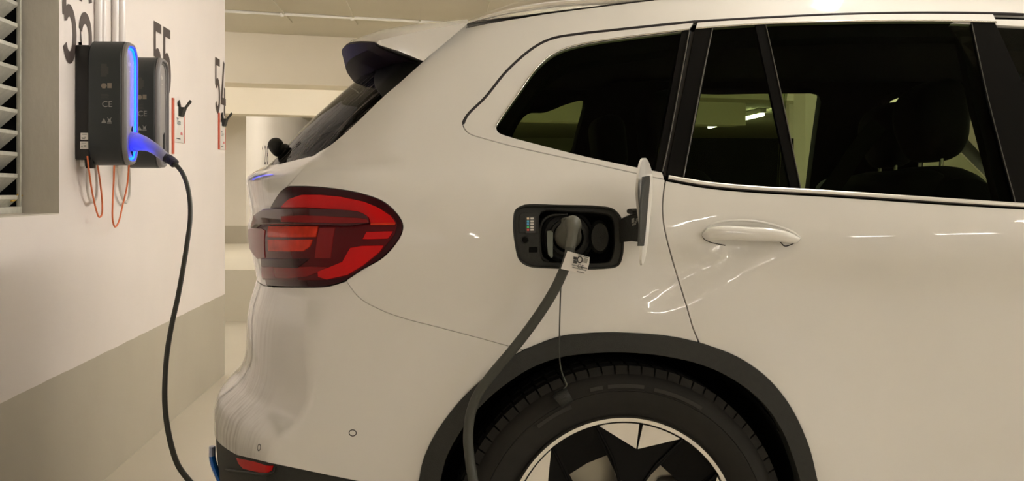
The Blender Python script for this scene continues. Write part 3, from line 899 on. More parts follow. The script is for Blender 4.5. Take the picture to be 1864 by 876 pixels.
seg('light_segment', [(493, 413.5), (582, 413.5), (578, 431), (492, 431)], M['orange'], .0065, label='orange-red inner light segment')
seg('light_segment', [(492, 437), (572, 437), (567, 448), (556, 456), (493, 456)], M['orange'], .0065, label='orange-red inner light segment')
seg('light_segment', [(585, 416), (612, 416), (604, 469), (576, 469), (580, 440)], M['midred'], .0055)
seg('light_segment', [(455, 418), (478, 416), (486, 420), (486, 468), (472, 470), (458, 452)], M['midred'], .0055)
seg('light_segment', [(479, 486), (570, 486), (598, 487), (578, 496), (562, 502), (530, 505.5), (481, 506)], M['midred'], .0055)
seg('light_segment', [(480, 471), (566, 471), (546, 486), (480, 484)], M['lens_rim'], .007)
# blade across the lamp
bl_t = D([(492, 379), (530, 378.5), (580, 380.5), (630, 384), (660, 389), (672, 397), (674, 408)], 5)
bl_b = D([(640, 412.5), (580, 411), (530, 410.5), (480, 411.5)], 4)
seg('lamp_blade', cat([bl_t, bl_b, [[sl, 1.008], [sl, 1.04]]]), M['blade'], .018, lip=.02, px=False, label='dark glossy blade across the tail lamp', shrink=.001)
seg('light_segment', [(526, 394), (560, 394), (600, 396), (655, 400), (671, 402), (673, 406), (640, 407), (580, 406), (526, 406)], M['midred'], .0195, lip=.002)

# tailgate skin between lamp and window, and the tail end
tg_top = D([(574, 282.5), (549, 288.5), (520, 295.5), (500, 299.5)], 4)
tg = cat([D([(572, 284), (547, 312), (521, 341)], 4), d_lleft[::-1], [[sl + .1, 1.04], [sl, 1.039], [sl, .866], [SCEN, .866], [SCEN, 1.160], [(SCEN + tg_top[-1, 0]) / 2, 1.164]], tg_top[::-1]])
panel('tailgate', tg, M['paint'], car, both='join', grid=.014, shrink=.001, lip=.012)

# rear window
rg_top = [(683, 128), (689, 166), (697, 177)]
rg = cat([D([(697, 177), (640, 232), (601, 265.5), (574, 282.5), (549, 290), (520, 297), (500, 301)], 4), [[(SCEN + tg_top[-1, 0]) / 2, 1.168], [SCEN, 1.164], [SCEN, 1.435]], [[(SCEN - .3) / 2, 1.432]], D([(683, 128), (689, 166)])])
panel('rear_window', rg, M['rearglass'], car, both='join', grid=.02, shrink=.001, lip=.006, off=-.004)
# black side fin beside the rear window
fin = D([(674, 80), (700, 86), (730, 97), (766, 115.5), (726, 152.5), (697, 177.5), (689, 166), (683, 128)])
panel('window_fin', fin, M['finblack'], car, both='mirror', grid=.02, shrink=.001, lip=.01, off=-.002)

# roof spoiler: lofted wing
def spoiler_station(t):
    k = 1 - (1 - t) ** 3
    y = 2.775 + (YC - 2.775) * t
    A = np.array([(.076, 1.487), (-.02, 1.470), (-.085, 1.456), (-.130, 1.444), (-.134, 1.4385), (-.128, 1.434), (-.085, 1.421), (-.028, 1.398)])
    B = np.array([(.076, 1.545), (-.06, 1.538), (-.16, 1.520), (-.235, 1.490), (-.250, 1.470), (-.240, 1.430), (-.185, 1.405), (-.06, 1.42)])
    P = A + (B - A) * k
    return np.stack([P[:, 0], np.full(len(P), y), P[:, 1]], 1)
st_t = cat([np.linspace(0, .3, 12), np.linspace(.34, 1, 16)])
stn = [spoiler_station(t) for t in st_t]
stn += [np.stack([q[:, 0], 2 * YC - q[:, 1], q[:, 2]], 1) for q in stn[::-1][1:]]
bm = bmesh.new(); rows = [[bm.verts.new(p) for p in q] for q in stn]
for a, b in zip(rows[:-1], rows[1:]):
    for i in range(8): bm.faces.new((a[i], a[(i + 1) % 8], b[(i + 1) % 8], b[i]))
bm.faces.new(rows[0]); bm.faces.new(rows[-1][::-1])
spo = bm_obj('roof_spoiler', bm, M['paint'], car, smooth=True, sharp=0.7)
# dark brake lamp strip under the tip
rows = []
for t in np.concatenate([np.linspace(0, .3, 14), np.linspace(.34, 1, 12)]):
    q = spoiler_station(t); rows.append([q[3] * .45 + q[4] * .55 + [-.004, -.002, 0], q[4] + [-.005, -.002, 0], q[5] + [-.004, 0, -.004], q[6] + [0, 0, -.012], q[7] + [-.02, 0, -.004]])
bm = bmesh.new()
for flip in (1, -1):
    rv = [[bm.verts.new(p if flip > 0 else (p[0], 2 * YC - p[1], p[2])) for p in r] for r in rows]
    for a, b in zip(rv[:-1], rv[1:]):
        for i in range(4): bm.faces.new((a[i], a[i + 1], b[i + 1], b[i]))
bl_o = bm_obj('brake_lamp', bm, M['brake'], spo, smooth=True)

# roof skin and rails
rx = np.linspace(.078, BIGX - .02, 50); rt = np.linspace(0, 1, 14)
Pe = srf_raw(rx, c_roofz(rx))
V = []; F = []
for i in range(len(rx)):
    for t in np.concatenate([rt, 1 + rt[1:]]):
        y = Pe[i, 1] + (YC - Pe[i, 1]) * t
        tt = min(t, 2 - t)
        V.append((rx[i], y, Pe[i, 2] + .002 + (.056 + .02 * min(1, rx[i])) * (1 - (1 - tt) ** 2.6)))
m_ = 2 * len(rt) - 1
for i in range(len(rx) - 1):
    for j in range(m_ - 1): F.append((i * m_ + j, (i + 1) * m_ + j, (i + 1) * m_ + j + 1, i * m_ + j + 1))
mesh('roof', V, F, M['paint'], car, True)
# windscreen and bonnet (beyond the frame)
def loft(name, secs, m):
    V = []; F = []; n = 9
    for (x, w, z, cr) in secs:
        for k in range(n):
            s = k / (n - 1) * 2 - 1
            V.append((x - cr * s * s * .6, YC + w * s, z - cr * .3 * s * s))
    for i in range(len(secs) - 1):
        for k in range(n - 1): F.append((i * n + k, (i + 1) * n + k, (i + 1) * n + k + 1, i * n + k + 1))
    return mesh(name, V, F, m, car, True)
loft('windscreen', [(1.93, .62, 1.635, .12), (2.2, .68, 1.43, .2), (2.55, .76, 1.10, .3)], M['glass2'])
loft('bonnet', [(2.5, .88, 1.08, .15), (2.9, .90, 1.06, .15), (3.4, .88, .99, .2), (3.75, .80, .90, .25), (3.9, .74, .75, .3), (3.93, .72, .35, .3)], M['paint'])

rail_px = [(852, 40.5), (880, 31), (912, 21.5), (943, 14), (975, 8.5), (1010, 4), (1060, 0), (1150, -6), (1300, -12), (1500, -17), (1750, -18), (1864, -17)]
rp = at_y(*np.array(catmull(rail_px, 4)).T, 2.80)
rr_ = [(.004 + .010 * min(1, i / 14), .012) for i in range(len(rp))]
tube('roof_rail', rp, rr_, M['alu'], car, seg=12)
rp2 = rp.copy(); rp2[:, 1] = 2 * YC - rp2[:, 1]
tube('roof_rail', rp2, rr_, M['alu'], car, seg=12)
strip('roof_joint', [(858, 39.5), (900, 35), (943, 30), (1020, 20), (1108, 9.5), (1190, 0)], .0014, .001, M['seal'], car, both=True)

# rear wiper
wp = at_y(502, 268, 3.22)
wm = empty('rear_wiper', wp); wm.parent = car; wm.location = Vector(wp) - Vector(car.location)
bm = bmesh.new(); bmesh.ops.create_uvsphere(bm, u_segments=20, v_segments=14, radius=1)
for v in bm.verts:
    c = np.array(v.co) * [.021, .03, .021]; c[2] += .004; c[0] *= (1 + .0)
    if c[2] < 0: c[0] = c[0] * (1 + c[2] * 12) + c[2] * -.25; c[2] *= 1.5
    v.co = wp + c
bm_obj('wiper_cap', bm, M['black'], wm, smooth=True, sharp=3)
tube('wiper_arm', [wp + [0, .0, -.006], wp + [.016, -.01, -.002], wp + [.028, -.02, .002], wp + [.04, -.05, .0]], [.008, .009, .007, .004], M['black'], wm, seg=8)

# blue accent on the lower bumper
pts = [at_y(u, v, 3.16) for u, v in [(386.5, 814), (386.5, 832), (390, 848), (398, 868), (408, 892)]]
tube('bumper_accent', catmull(pts, 5), [(.008, .018)] * 21, M['blue'], car, seg=10, up=(1, 0, 0), label='blue accent strip')
tube('bumper_accent', [at_y(385.5, 813, 3.15), at_y(385.5, 830, 3.15)], [(.007, .014)] * 2, M['pale'], car, seg=10, up=(1, 0, 0), label='pale top of the accent strip')

# dark inner body shell so that gaps stay dark
def shell(name, poly, off, m, holes=(), grid=.05, lip=.004, both='mirror'):
    return panel(name, poly, m, car, both=both, off=off, grid=grid, lip=lip, holes=holes, edge=.03, shrink=0)
arch_hole = cat([[[WCX + .40, .2]], [[WCX + .41 * math.cos(a), WCZ + .41 * math.sin(a)] for a in np.linspace(0, math.pi, 30)], [[WCX - .40, .2]]])
ph = np.array([[.155, .93], [.43, .93], [.43, 1.085], [.155, 1.085]])
low_shell = cat([[[SCEN + .02, .22]], [[WCX - .40, .22]], [[WCX + .41 * math.cos(a), WCZ + .41 * math.sin(a)] for a in np.linspace(math.pi, 0, 30)], [[WCX + .40, .22], [2.38, .22], [2.36, .97], [1.33, 1.05], [.55, 1.12], [.05, 1.18], [-.30, 1.10], [SCEN + .02, 1.10]]])
shell('inner_shell', low_shell, -.030, M['dark'], holes=[ph])

# ------------------------------------------------------------------ cabin
# far-side inner trim with its window openings (measured through the glass onto the far side)
def farxz(pts):
    q = at_y(*np.array(pts, float).T, 4.20); return q[:, [0, 2]]
far_q = catmull(farxz([(929, 238), (934, 212), (955, 183), (988, 180), (1030, 165), (1058, 160.5), (1062, 172), (1052, 225), (1044, 262), (1034, 268), (1000, 260), (955, 249)]), 4, True)
far_d = farxz([(1236, 147), (1300, 149.5), (1380, 148), (1470, 147.5), (1484, 151), (1491, 163), (1491, 250), (1491, 352), (1300, 346), (1236, 340)])
far_f = farxz([(1608, 174), (1616, 161), (1632, 154.5), (1700, 151), (1765, 156), (1800, 200), (1850, 250), (1864, 372), (1700, 364), (1690, 215), (1665, 174)])
trim_poly = np.array([[-.22, 1.20], [.0, 1.10], [.5, 1.06], [1.9, 1.0], [2.2, 1.0], [1.9, 1.52], [1.2, 1.545], [.5, 1.52], [.1, 1.47]])
ff = far_f.copy(); ff[:, 0] = np.minimum(ff[:, 0], 2.05)
tgf = panel_geo(trim_poly, [far_q, far_d, ff], off=-.055, grid=.05, edge=.02, shrink=0, lip=.05)
put('cabin_trim', mirror_geo(tgf), M['trim'], car)
# near-side inner trim with openings close to the glass
ng1 = inset(resample(cat([d_glass])[::1] if area(d_glass) > 0 else d_glass[::-1], .012), .016)
ng2 = D([(1272, 62), (1395, 53), (1568, 47), (1700, 46), (1762, 47), (1790, 180), (1838, 360), (1673, 351), (1510, 340), (1358, 331), (1279, 324), (1225, 316)])
ng3 = np.array([[1.40, 1.08], [1.9, 1.04], [2.15, 1.03], [1.75, 1.38], [1.60, 1.455], [1.28, 1.475]])
panel('cabin_trim', trim_poly, M['trim'], car, holes=[ng1, ng2, ng3], off=-.045, grid=.05, edge=.02, shrink=0, lip=.03)
box('headliner', (.56, 2.815, 1.485), (1.93, 2 * YC - 2.815, 1.535), M['trim'], car)
box('headliner', (.20, 2.85, 1.45), (.56, 2 * YC - 2.85, 1.49), M['trim'], car)
box('cabin_floor', (.80, 2.72, .50), (2.4, 2 * YC - 2.70, .52), M['dark'], car)
box('cargo_floor', (-.24, 2.82, .80), (.42, 2 * YC - 2.82, .82), M['dark'], car)
box('parcel_cover', (-.22, 2.80, 1.125), (.40, 2 * YC - 2.80, 1.135), M['trim'], car)

def seat(name, x, y, w, rear=False):
    s = empty(name, (x, y, .52)); s.parent = car; s.location = Vector((x, y, .52)) - Vector(car.location)
    def rb(nm, lo, hi, b, tilt=0.0, piv=None):
        bm = bmesh.new()
        mtx = None
        if tilt:
            pv = Vector(piv); mtx = Matrix.Translation(pv) @ Matrix.Rotation(tilt, 4, 'Y') @ Matrix.Translation(-pv)
        add_box(bm, lo, hi, b, 4, mtx)
        bm_obj(nm, bm, M['seat'], s, sharp=1.2)
    rb('seat_cushion', (x, y - w / 2, .62), (x + .52, y + w / 2, .80), .05)
    rb('backrest', (x - .10, y - w / 2, .66), (x + .06, y + w / 2, 1.165), .06, -.22, (x, y, .66))
    return s, rb
# rear bench: three backrests with head restraints
for yy, ww in ((YC - .48, .50), (YC, .40), (YC + .48, .50)):
    s, rb = seat('rear_seat', .70, yy, ww)
    rb('headrest', (.53, yy - .13, 1.165), (.63, yy + .13, 1.35), .045, -.1, (.58, yy, 1.16)) if abs(yy - YC) > .1 else None
# front seats, head restraint profile from the photograph
for yy, fx in ((YC - .40, 0.0), (YC + .40, .19)):
    s, rb = seat('front_seat', 1.31 + fx, yy, .50)
    hp = np.array([(1.150, 1.30), (1.158, 1.335), (1.19, 1.366), (1.235, 1.384), (1.275, 1.382), (1.298, 1.35), (1.304, 1.28), (1.298, 1.215), (1.275, 1.180), (1.235, 1.168), (1.195, 1.172), (1.175, 1.20), (1.155, 1.25)])
    hp[:, 0] += .072 + fx; hp[:, 1] += .008
    hp = catmull(hp, 3, True)
    bm = bmesh.new(); rows = []
    hc = hp.mean(0)
    for t in np.linspace(-1, 1, 13):
        k = (1 - abs(t) ** 3.5 * .55)
        rows.append([bm.verts.new((hc[0] + (p[0] - hc[0]) * k, yy + t * .135, hc[1] + (p[1] - hc[1]) * k)) for p in hp])
    for a, b in zip(rows[:-1], rows[1:]):
        for i in range(len(hp)): bm.faces.new((a[i], a[(i + 1) % len(hp)], b[(i + 1) % len(hp)], b[i]))
    bm.faces.new(rows[0]); bm.faces.new(rows[-1][::-1])
    bm_obj('headrest', bm, M['seat'], s, sharp=1.0)
    for dy in (-.07, .07):
        tube('headrest_post', [(1.297 + fx, yy + dy, 1.10), (1.30 + fx, yy + dy, 1.19)], .006, M['chrome'], s, seg=8)
    bp = catmull(np.array([(1.135, 1.0), (1.14, 1.12), (1.165, 1.155), (1.21, 1.165), (1.26, 1.162), (1.30, 1.135), (1.345, 1.07), (1.38, .95), (1.40, .8), (1.2, .8)]) + [.072 + fx, 0], 3, True)
    bm = bmesh.new(); rows = []
    for t in np.linspace(-1, 1, 9):
        k = .25 * (1 - .12 * abs(t) ** 3)
        rows.append([bm.verts.new((p[0] - .015 * abs(t) ** 3, yy + t * .25, p[1] - .035 * abs(t) ** 3)) for p in bp])
    for a, b in zip(rows[:-1], rows[1:]):
        for i in range(len(bp)): bm.faces.new((a[i], a[(i + 1) % len(bp)], b[(i + 1) % len(bp)], b[i]))
    bm.faces.new(rows[0]); bm.faces.new(rows[-1][::-1])
    bm_obj('backrest_top', bm, M['seat'], s, sharp=1.0)
# belt strap beside the front seat
sp = at_y(*np.array([(1600, 225), (1560, 275), (1530, 320), (1505, 352)], float).T, 2.86)
tube('seat_belt', catmull(sp, 4), [(.022, .0012)] * 13, M['trim'], car, seg=8, up=(1, 0, .5))

# ------------------------------------------------------------------ rear wheel
def wheel(cx, cy_out, rot, side=-1):
    """side -1: outer face towards -y"""
    w = empty('wheel', (cx, cy_out, WCZ)); w.parent = car; w.location = Vector((cx, cy_out, WCZ)) - Vector(car.location)
    Y = lambda d: cy_out - side * d        # d = depth inward
    def lathe(nm, prof, m, seg=96, smooth=True, sharp=.5):
        V = []; F = []
        n = len(prof)
        for k in range(seg):
            a = 2 * math.pi * k / seg
            for (r, d) in prof: V.append((cx + r * math.cos(a), Y(d), WCZ + r * math.sin(a)))
        for k in range(seg):
            k2 = (k + 1) % seg
            for i in range(n - 1): F.append((k * n + i, k * n + i + 1, k2 * n + i + 1, k2 * n + i))
        bm = bmesh.new(); vs = [bm.verts.new(v) for v in V]
        for f in F: bm.faces.new([vs[i] for i in f])
        return bm_obj(nm, bm, m, w, smooth=smooth, sharp=sharp)
    lathe('tyre', [(.252, .020), (.258, .008), (.268, .001), (.285, -.008), (.310, -.010), (.3115, -.0085), (.313, -.010), (.328, -.006), (.340, .004), (.349, .018), (.3535, .035), (.356, .07), (.356, .16), (.350, .205), (.33, .225), (.26, .22)], M['tyre'])
    # shoulder lugs of the tread
    bm = bmesh.new()
    N = 76
    for k in range(N):
        a = 2 * math.pi * k / N
        for (r0, r1, d0, d1, da) in ((.333, .3615, .006, .055, .036), (.352, .3625, .060, .118, .034), (.352, .3625, .123, .180, .034), (.345, .3605, .185, .212, .034)):
            P = []
            for (r, d, s) in ((r0, d0, 0), (r1, d0 + .012, .0), (r1, d1, .012), (r0, d1, .012)):
                for sg in (-1, 1):
                    aa = a + sg * da + s
                    P.append(bm.verts.new((cx + r * math.cos(aa), Y(d), WCZ + r * math.sin(aa))))
            for f in ((0, 1, 3, 2), (2, 3, 5, 4), (4, 5, 7, 6), (0, 2, 4, 6), (1, 7, 5, 3)): bm.faces.new([P[i] for i in f])
    tr = bm_obj('tread', bm, M['tyre'], w, smooth=False); tr['kind'] = 'stuff'
    # raised sidewall print bands
    for a0, a1, rr in ((82, 96, .322), (58, 78, .320), (112, 128, .300), (98, 103, .322)):
        aa = np.radians(np.linspace(a0, a1, 24))
        V = []
        for a in aa:
            for r in (rr - .004, rr + .004):
                V.append((cx + r * math.cos(a), Y(-.0128), WCZ + r * math.sin(a)))
        F = [(2 * i, 2 * i + 2, 2 * i + 3, 2 * i + 1) for i in range(23)]
        mesh('sidewall_print', V, F, M['tyretext'], w)
    lathe('rim', [(.2405, .016), (.2415, .003), (.2440, -.003), (.2520, -.004), (.2555, .002), (.2555, .03)], M['alu'], sharp=.9)
    lathe('rim_barrel', [(.245, .012), (.240, .03), (.225, .06), (.215, .12), (.215, .21)], M['gloss'])
    lathe('brake_disc', [(.09, .10), (.165, .10), (.168, .103), (.168, .125)], M['disc'])
    lathe('wheel_back', [(.01, .150), (.215, .150)], M['dark'], smooth=False)
    lathe('hub', [(.001, .006), (.03, .006), (.034, .010), (.036, .03), (.070, .035), (.085, .06), (.085, .12)], M['gloss'])
    def pt(r, a, d):
        a = math.radians(a); return (cx + r * math.sin(a), Y(d), WCZ + r * math.cos(a))
    inward = np.array([0, -side * 1.0, 0])
    for k in range(5):
        c = rot + 72 * k
        # bright kite inserts: two plates meeting in a groove
        for sg in (-1, 1):
            outer = [pt(.2395, c + sg * x, .004) for x in np.linspace(1.0, 22, 8)]
            poly = [pt(.186, c + sg * .5, .003)] + [(q_[0], Y(.003), q_[2]) for q_ in outer]
            prism('bright_insert', poly, inward * .012, M['alu'], w)
        # black spoke under the insert
        spoke = [pt(.2425, c + x, .0125) for x in np.linspace(-25, 25, 12)] + [pt(.12, c + 14, .012), pt(.075, c + 22, .014), pt(.06, c, .012), pt(.075, c - 22, .014), pt(.12, c - 14, .012)]
        prism('spoke', spoke, inward * .03, M['gloss'], w)
        # raised edges of the spoke
        for sg in (-1, 1):
            P = [pt(.2405, c + sg * 23.2, .004), pt(.165, c + sg * 17, .006), pt(.11, c + sg * 12.5, .010), pt(.06, c + sg * 14, .012)]
            tube('spoke_edge', P, .0032, M['gloss'], w, seg=8)
        # recessed dark aero plate between two spokes near the rim
        c2 = c + 36
        plate = [pt(.2425, c2 + x, .012) for x in np.linspace(-13, 13, 8)] + [pt(.168, c2 + 17, .030), pt(.164, c2, .034), pt(.168, c2 - 17, .030)]
        prism('aero_plate', plate, inward * .01, M['gloss'], w)
    box('brake_caliper', (cx + .09, min(Y(.07), Y(.13)), WCZ - .09), (cx + .19, max(Y(.07), Y(.13)), WCZ + .10), M['caliper'], w, .015)
    return w
WY = 2.583
wheel(WCX, WY, 9.8)
wheel(WCX, 2 * YC - WY, 40, 1)
wheel(fw, WY, 25)
# wheel house
V = []; F = []
an = np.linspace(-.35, math.pi + .35, 40)
for a in an:
    for y in (2.585, 2.92): V.append((WCX + .408 * math.cos(a), y, WCZ + .408 * math.sin(a)))
for i in range(39): F.append((2 * i, 2 * i + 1, 2 * i + 3, 2 * i + 2))
V.append((WCX, 2.92, WCZ)); c = len(V) - 1
F += [(2 * i + 1, c, 2 * i + 3) for i in range(39)]
mesh('wheel_house', V, F, M['dark'], car, True, sharp=.5)
V2 = [(v[0], 2 * YC - v[1], v[2]) for v in V]
mesh('wheel_house', V2, F, M['dark'], car, True, sharp=.5)

# ------------------------------------------------------------------ charging port
port = panel('charging_port', d_port, M['black'], car, off=-.007, lip=.01, grid=.012, shrink=-.0005, hshrink=0, label='open black charging port',
             holes=[D([(985, 384), (1040, 383), (1095, 386), (1112, 391), (1119, 404), (1121, 430), (1119, 462), (1112, 477), (1095, 481), (1000, 479), (988, 476), (983, 462), (982, 420)], 4, True)])
d_rec = D([(985, 384), (1040, 383), (1095, 386), (1112, 391), (1119, 404), (1121, 430), (1119, 462), (1112, 477), (1095, 481), (1000, 479), (988, 476), (983, 462), (982, 420)], 4, True)
rec = resample(d_rec if area(d_rec) > 0 else d_rec[::-1], .01)
P, n = srf(rec[:, 0], rec[:, 1])
Pa, Pb = P - n * .006, P - n * .075
nb = len(P)
bm = bmesh.new(); va = [bm.verts.new(p) for p in Pa]; vb = [bm.verts.new(p) for p in Pb]
for i in range(nb): bm.faces.new((va[i], va[(i + 1) % nb], vb[(i + 1) % nb], vb[i]))
bm.faces.new(vb)
bm_obj('recess', bm, M['dark'], port, smooth=False)
def pseg(name, pts, m, off, lip=.004, smooth=0, shrink=0.0, label=None, parent=None):
    return panel(name, D(pts, smooth, smooth > 0), m, parent or port, off=off, lip=lip, grid=.01, edge=.006, shrink=shrink, label=label)
# rubber lip round the port and inner ridge
strip('port_seal', c_port + [c_port[0]], .0045, .004, M['black'], port, off=-.004, smooth=5)
pseg('side_plate', [(946, 392), (952, 387), (979, 387), (979, 423), (946, 423)], M['black'], -.004)
pseg('status_label', [(957, 394.5), (974, 394.5), (974.5, 424), (957.5, 424)], M['textdark'], -.0025, .002)
for i in range(5):
    v = 397.5 + i * 5.2
    pseg('status_dot', [(959.5, v - 1.3), (963, v - 1.3), (963, v + 1.5), (959.5, v + 1.5)], M['dot%d' % i], -.0018, .001)
    pseg('status_mark', [(966, v - 1.2), (971.5, v - 1.2), (971.5, v + 1.2), (966, v + 1.2)], M['paper'], -.0018, .001)
a = np.linspace(0, 2 * math.pi, 21)[:-1]
pseg('plug_hole', [(956 + 6.5 * math.cos(x), 437 + 6.5 * math.sin(x)) for x in a], M['dark'], -.0055, .002)
strip('hole_rim', [(956 + 6.5 * math.cos(x), 437 + 6.5 * math.sin(x)) for x in np.linspace(0, 2 * math.pi, 21)], .0012, .0015, M['black'], port, off=-.006, smooth=1)
pseg('slot', [(964, 451), (978, 451), (978, 459), (964, 459)], M['dark'], -.0055, .002)
# vehicle inlet: stepped collar and socket
sc0 = at_y(1034, 432, 2.60)
def ring(nm, c, prof, m, parent, seg=48, sx=1.0):
    V = []; F = []; n_ = len(prof)
    for k in range(seg):
        th = 2 * math.pi * k / seg
        for r, d in prof: V.append((c[0] + r * sx * math.cos(th), c[1] - d, c[2] + r * math.sin(th)))
    for k in range(seg):
        for i in range(n_ - 1): F.append((k * n_ + i, k * n_ + i + 1, ((k + 1) % seg) * n_ + i + 1, ((k + 1) % seg) * n_ + i))
    bm = bmesh.new(); vs = [bm.verts.new(v) for v in V]
    for f in F: bm.faces.new([vs[i] for i in f])
    return bm_obj(nm, bm, m, parent, sharp=.5)
ring('inlet_collar', sc0, [(.058, -.035), (.058, -.012), (.052, -.006), (.050, -.02), (.040, -.02), (.040, .004), (.034, .006), (.033, -.01)], M['black'], port)
strip('recess_ridge', [(1000, 478), (988, 470), (984, 450), (984, 420), (990, 400), (1003, 390), (1035, 387)], .003, .003, M['black'], port, off=-.018)
bm = bmesh.new()
lv = [at_y(u, v, 2.585) for u, v in [(996, 421), (1003, 420), (1007, 424), (1006.5, 440), (1006.5, 468), (1003, 470), (998, 463), (996, 445)]]
prism('latch_lever', lv, (0, .012, 0), M['lever'], port, label='pale grey latch lever')
# folded socket cap on the right of the recess
cp = at_y(1092, 432, 2.60)
ring('socket_cap', cp, [(.001, .004), (.030, .002), (.036, -.006), (.036, -.02)], M['black'], port, sx=.62)
# hinge arm and opened flap
arm = [at_y(1120, 404, 2.59), at_y(1136, 397, 2.545), at_y(1160, 386, 2.50), at_y(1168, 388, 2.50), at_y(1168, 442, 2.50), at_y(1150, 439, 2.52), at_y(1134, 441, 2.55), at_y(1120, 445, 2.59)]
flap = empty('charging_flap', at_y(1172, 420, 2.52)); flap.parent = car; flap.location = Vector(at_y(1172, 420, 2.52)) - Vector(car.location)
prism('hinge_arm', arm, (0, .022, 0), M['black'], flap, smooth=False)
fo = [(1170, 287.5, 2.43), (1175, 292, 2.455), (1180, 304, 2.485), (1184, 322, 2.515), (1183.5, 350, 2.53), (1179, 400, 2.535), (1174.5, 445, 2.53), (1170, 472, 2.51), (1165.5, 483, 2.48), (1163.5, 474, 2.46), (1164.5, 440, 2.435), (1162, 405, 2.42), (1158.5, 378, 2.405), (1156.5, 350, 2.395), (1158, 325, 2.395), (1161, 303, 2.405), (1165, 291, 2.415)]
fp = catmull(np.array([at_y(u, v, y) for u, v, y in fo]), 3, True)
bm = bmesh.new()
cen = fp.mean(0)
def flapplate(scale, dx, th, m, nm, label=None):
    q = cen + (fp - cen) * scale
    n_ = len(q); bm = bmesh.new()
    A = [bm.verts.new(p + [dx, 0, 0]) for p in q]; B = [bm.verts.new(p + [dx + th, 0, 0]) for p in q]
    ca = bm.verts.new(cen + [dx, 0, 0]); cb = bm.verts.new(cen + [dx + th, 0, 0])
    for i in range(n_):
        j = (i + 1) % n_
        bm.faces.new((A[i], A[j], ca)); bm.faces.new((B[j], B[i], cb)); bm.faces.new((A[i], B[i], B[j], A[j]))
    return bm_obj(nm, bm, m, flap, smooth=False, label=label)
flapplate(1.0, 0.0, .005, M['paint'], 'flap_skin', 'white painted charging flap')
ln = [(1168.5, 322, 2.46), (1180, 320, 2.50), (1180.5, 332, 2.515), (1176, 380, 2.52), (1172, 430, 2.52), (1169.5, 448, 2.51), (1160, 448, 2.48), (1162, 420, 2.46), (1163, 385, 2.44), (1166, 350, 2.445)]
prism('flap_liner', [at_y(u, v, y - .075) for u, v, y in ln], (.004, .004, 0), M['black'], flap)
tube('bump_stop', [at_y(1146, 385, 2.47), at_y(1166, 384, 2.48)], [(.0055, .012), (.0055, .012)], M['black'], flap, seg=10)
for (u0, v0, w_, h_) in ((1150, 398.5, 4.5, 8), (1158, 398, 3, 6.5), (1151, 408, 7, 3.5), (1156, 403, 4, 4)):
    prism('symbol', [at_y(u, v, 2.508) for u, v in [(u0, v0), (u0 + w_, v0 - w_ * .35), (u0 + w_, v0 + h_ - w_ * .35), (u0, v0 + h_)]], (0, .003, 0), M['print'], flap)

# ------------------------------------------------------------------ door handle
hp0 = [(1279, 428), (1290, 421), (1315, 416.5), (1345, 416), (1380, 417.5), (1415, 422), (1440, 429), (1456, 434.5)]
d_h = D(catmull(hp0, 4))
P, n = srf(d_h[:, 0], d_h[:, 1])
base_y = np.interp(np.arange(len(P)), [0, len(P) - 1], [P[0, 1], P[-1, 1]])
tt = np.linspace(0, 1, len(P))
hh = np.interp(tt, [0, .04, .12, .3, .6, .85, .95, 1], [.002, .008, .0145, .0155, .015, .011, .006, .0015])
lift = np.interp(tt, [0, .08, .25, .75, .95, 1], [.000, .008, .018, .018, .007, .000])
zc_ = P[:, 2] - np.interp(tt, [0, .1, .5, .9, 1], [.0, .006, .011, .006, .0])
pts = np.stack([P[:, 0], base_y - lift, zc_], 1)
hand = tube('door_handle', pts, np.stack([hh, np.interp(tt, [0, .1, .9, 1], [.003, .011, .010, .002])], 1), M['paint'], car, seg=20, up=(0, 0, 1))
strip('handle_joint', [(1278, 427), (1281, 434), (1290, 440), (1305, 444), (1320, 447)], .0012, .0012, M['seal'], hand)
strip('handle_joint', [(1420, 440), (1428, 448), (1440, 445.5), (1457, 435)], .0012, .0012, M['seal'], hand)
strip('handle_rim', [(1279, 424), (1292, 411), (1312, 404), (1345, 401.5), (1380, 404), (1415, 412), (1445, 424), (1457, 434)], .0028, .0022, M['paint'], hand)

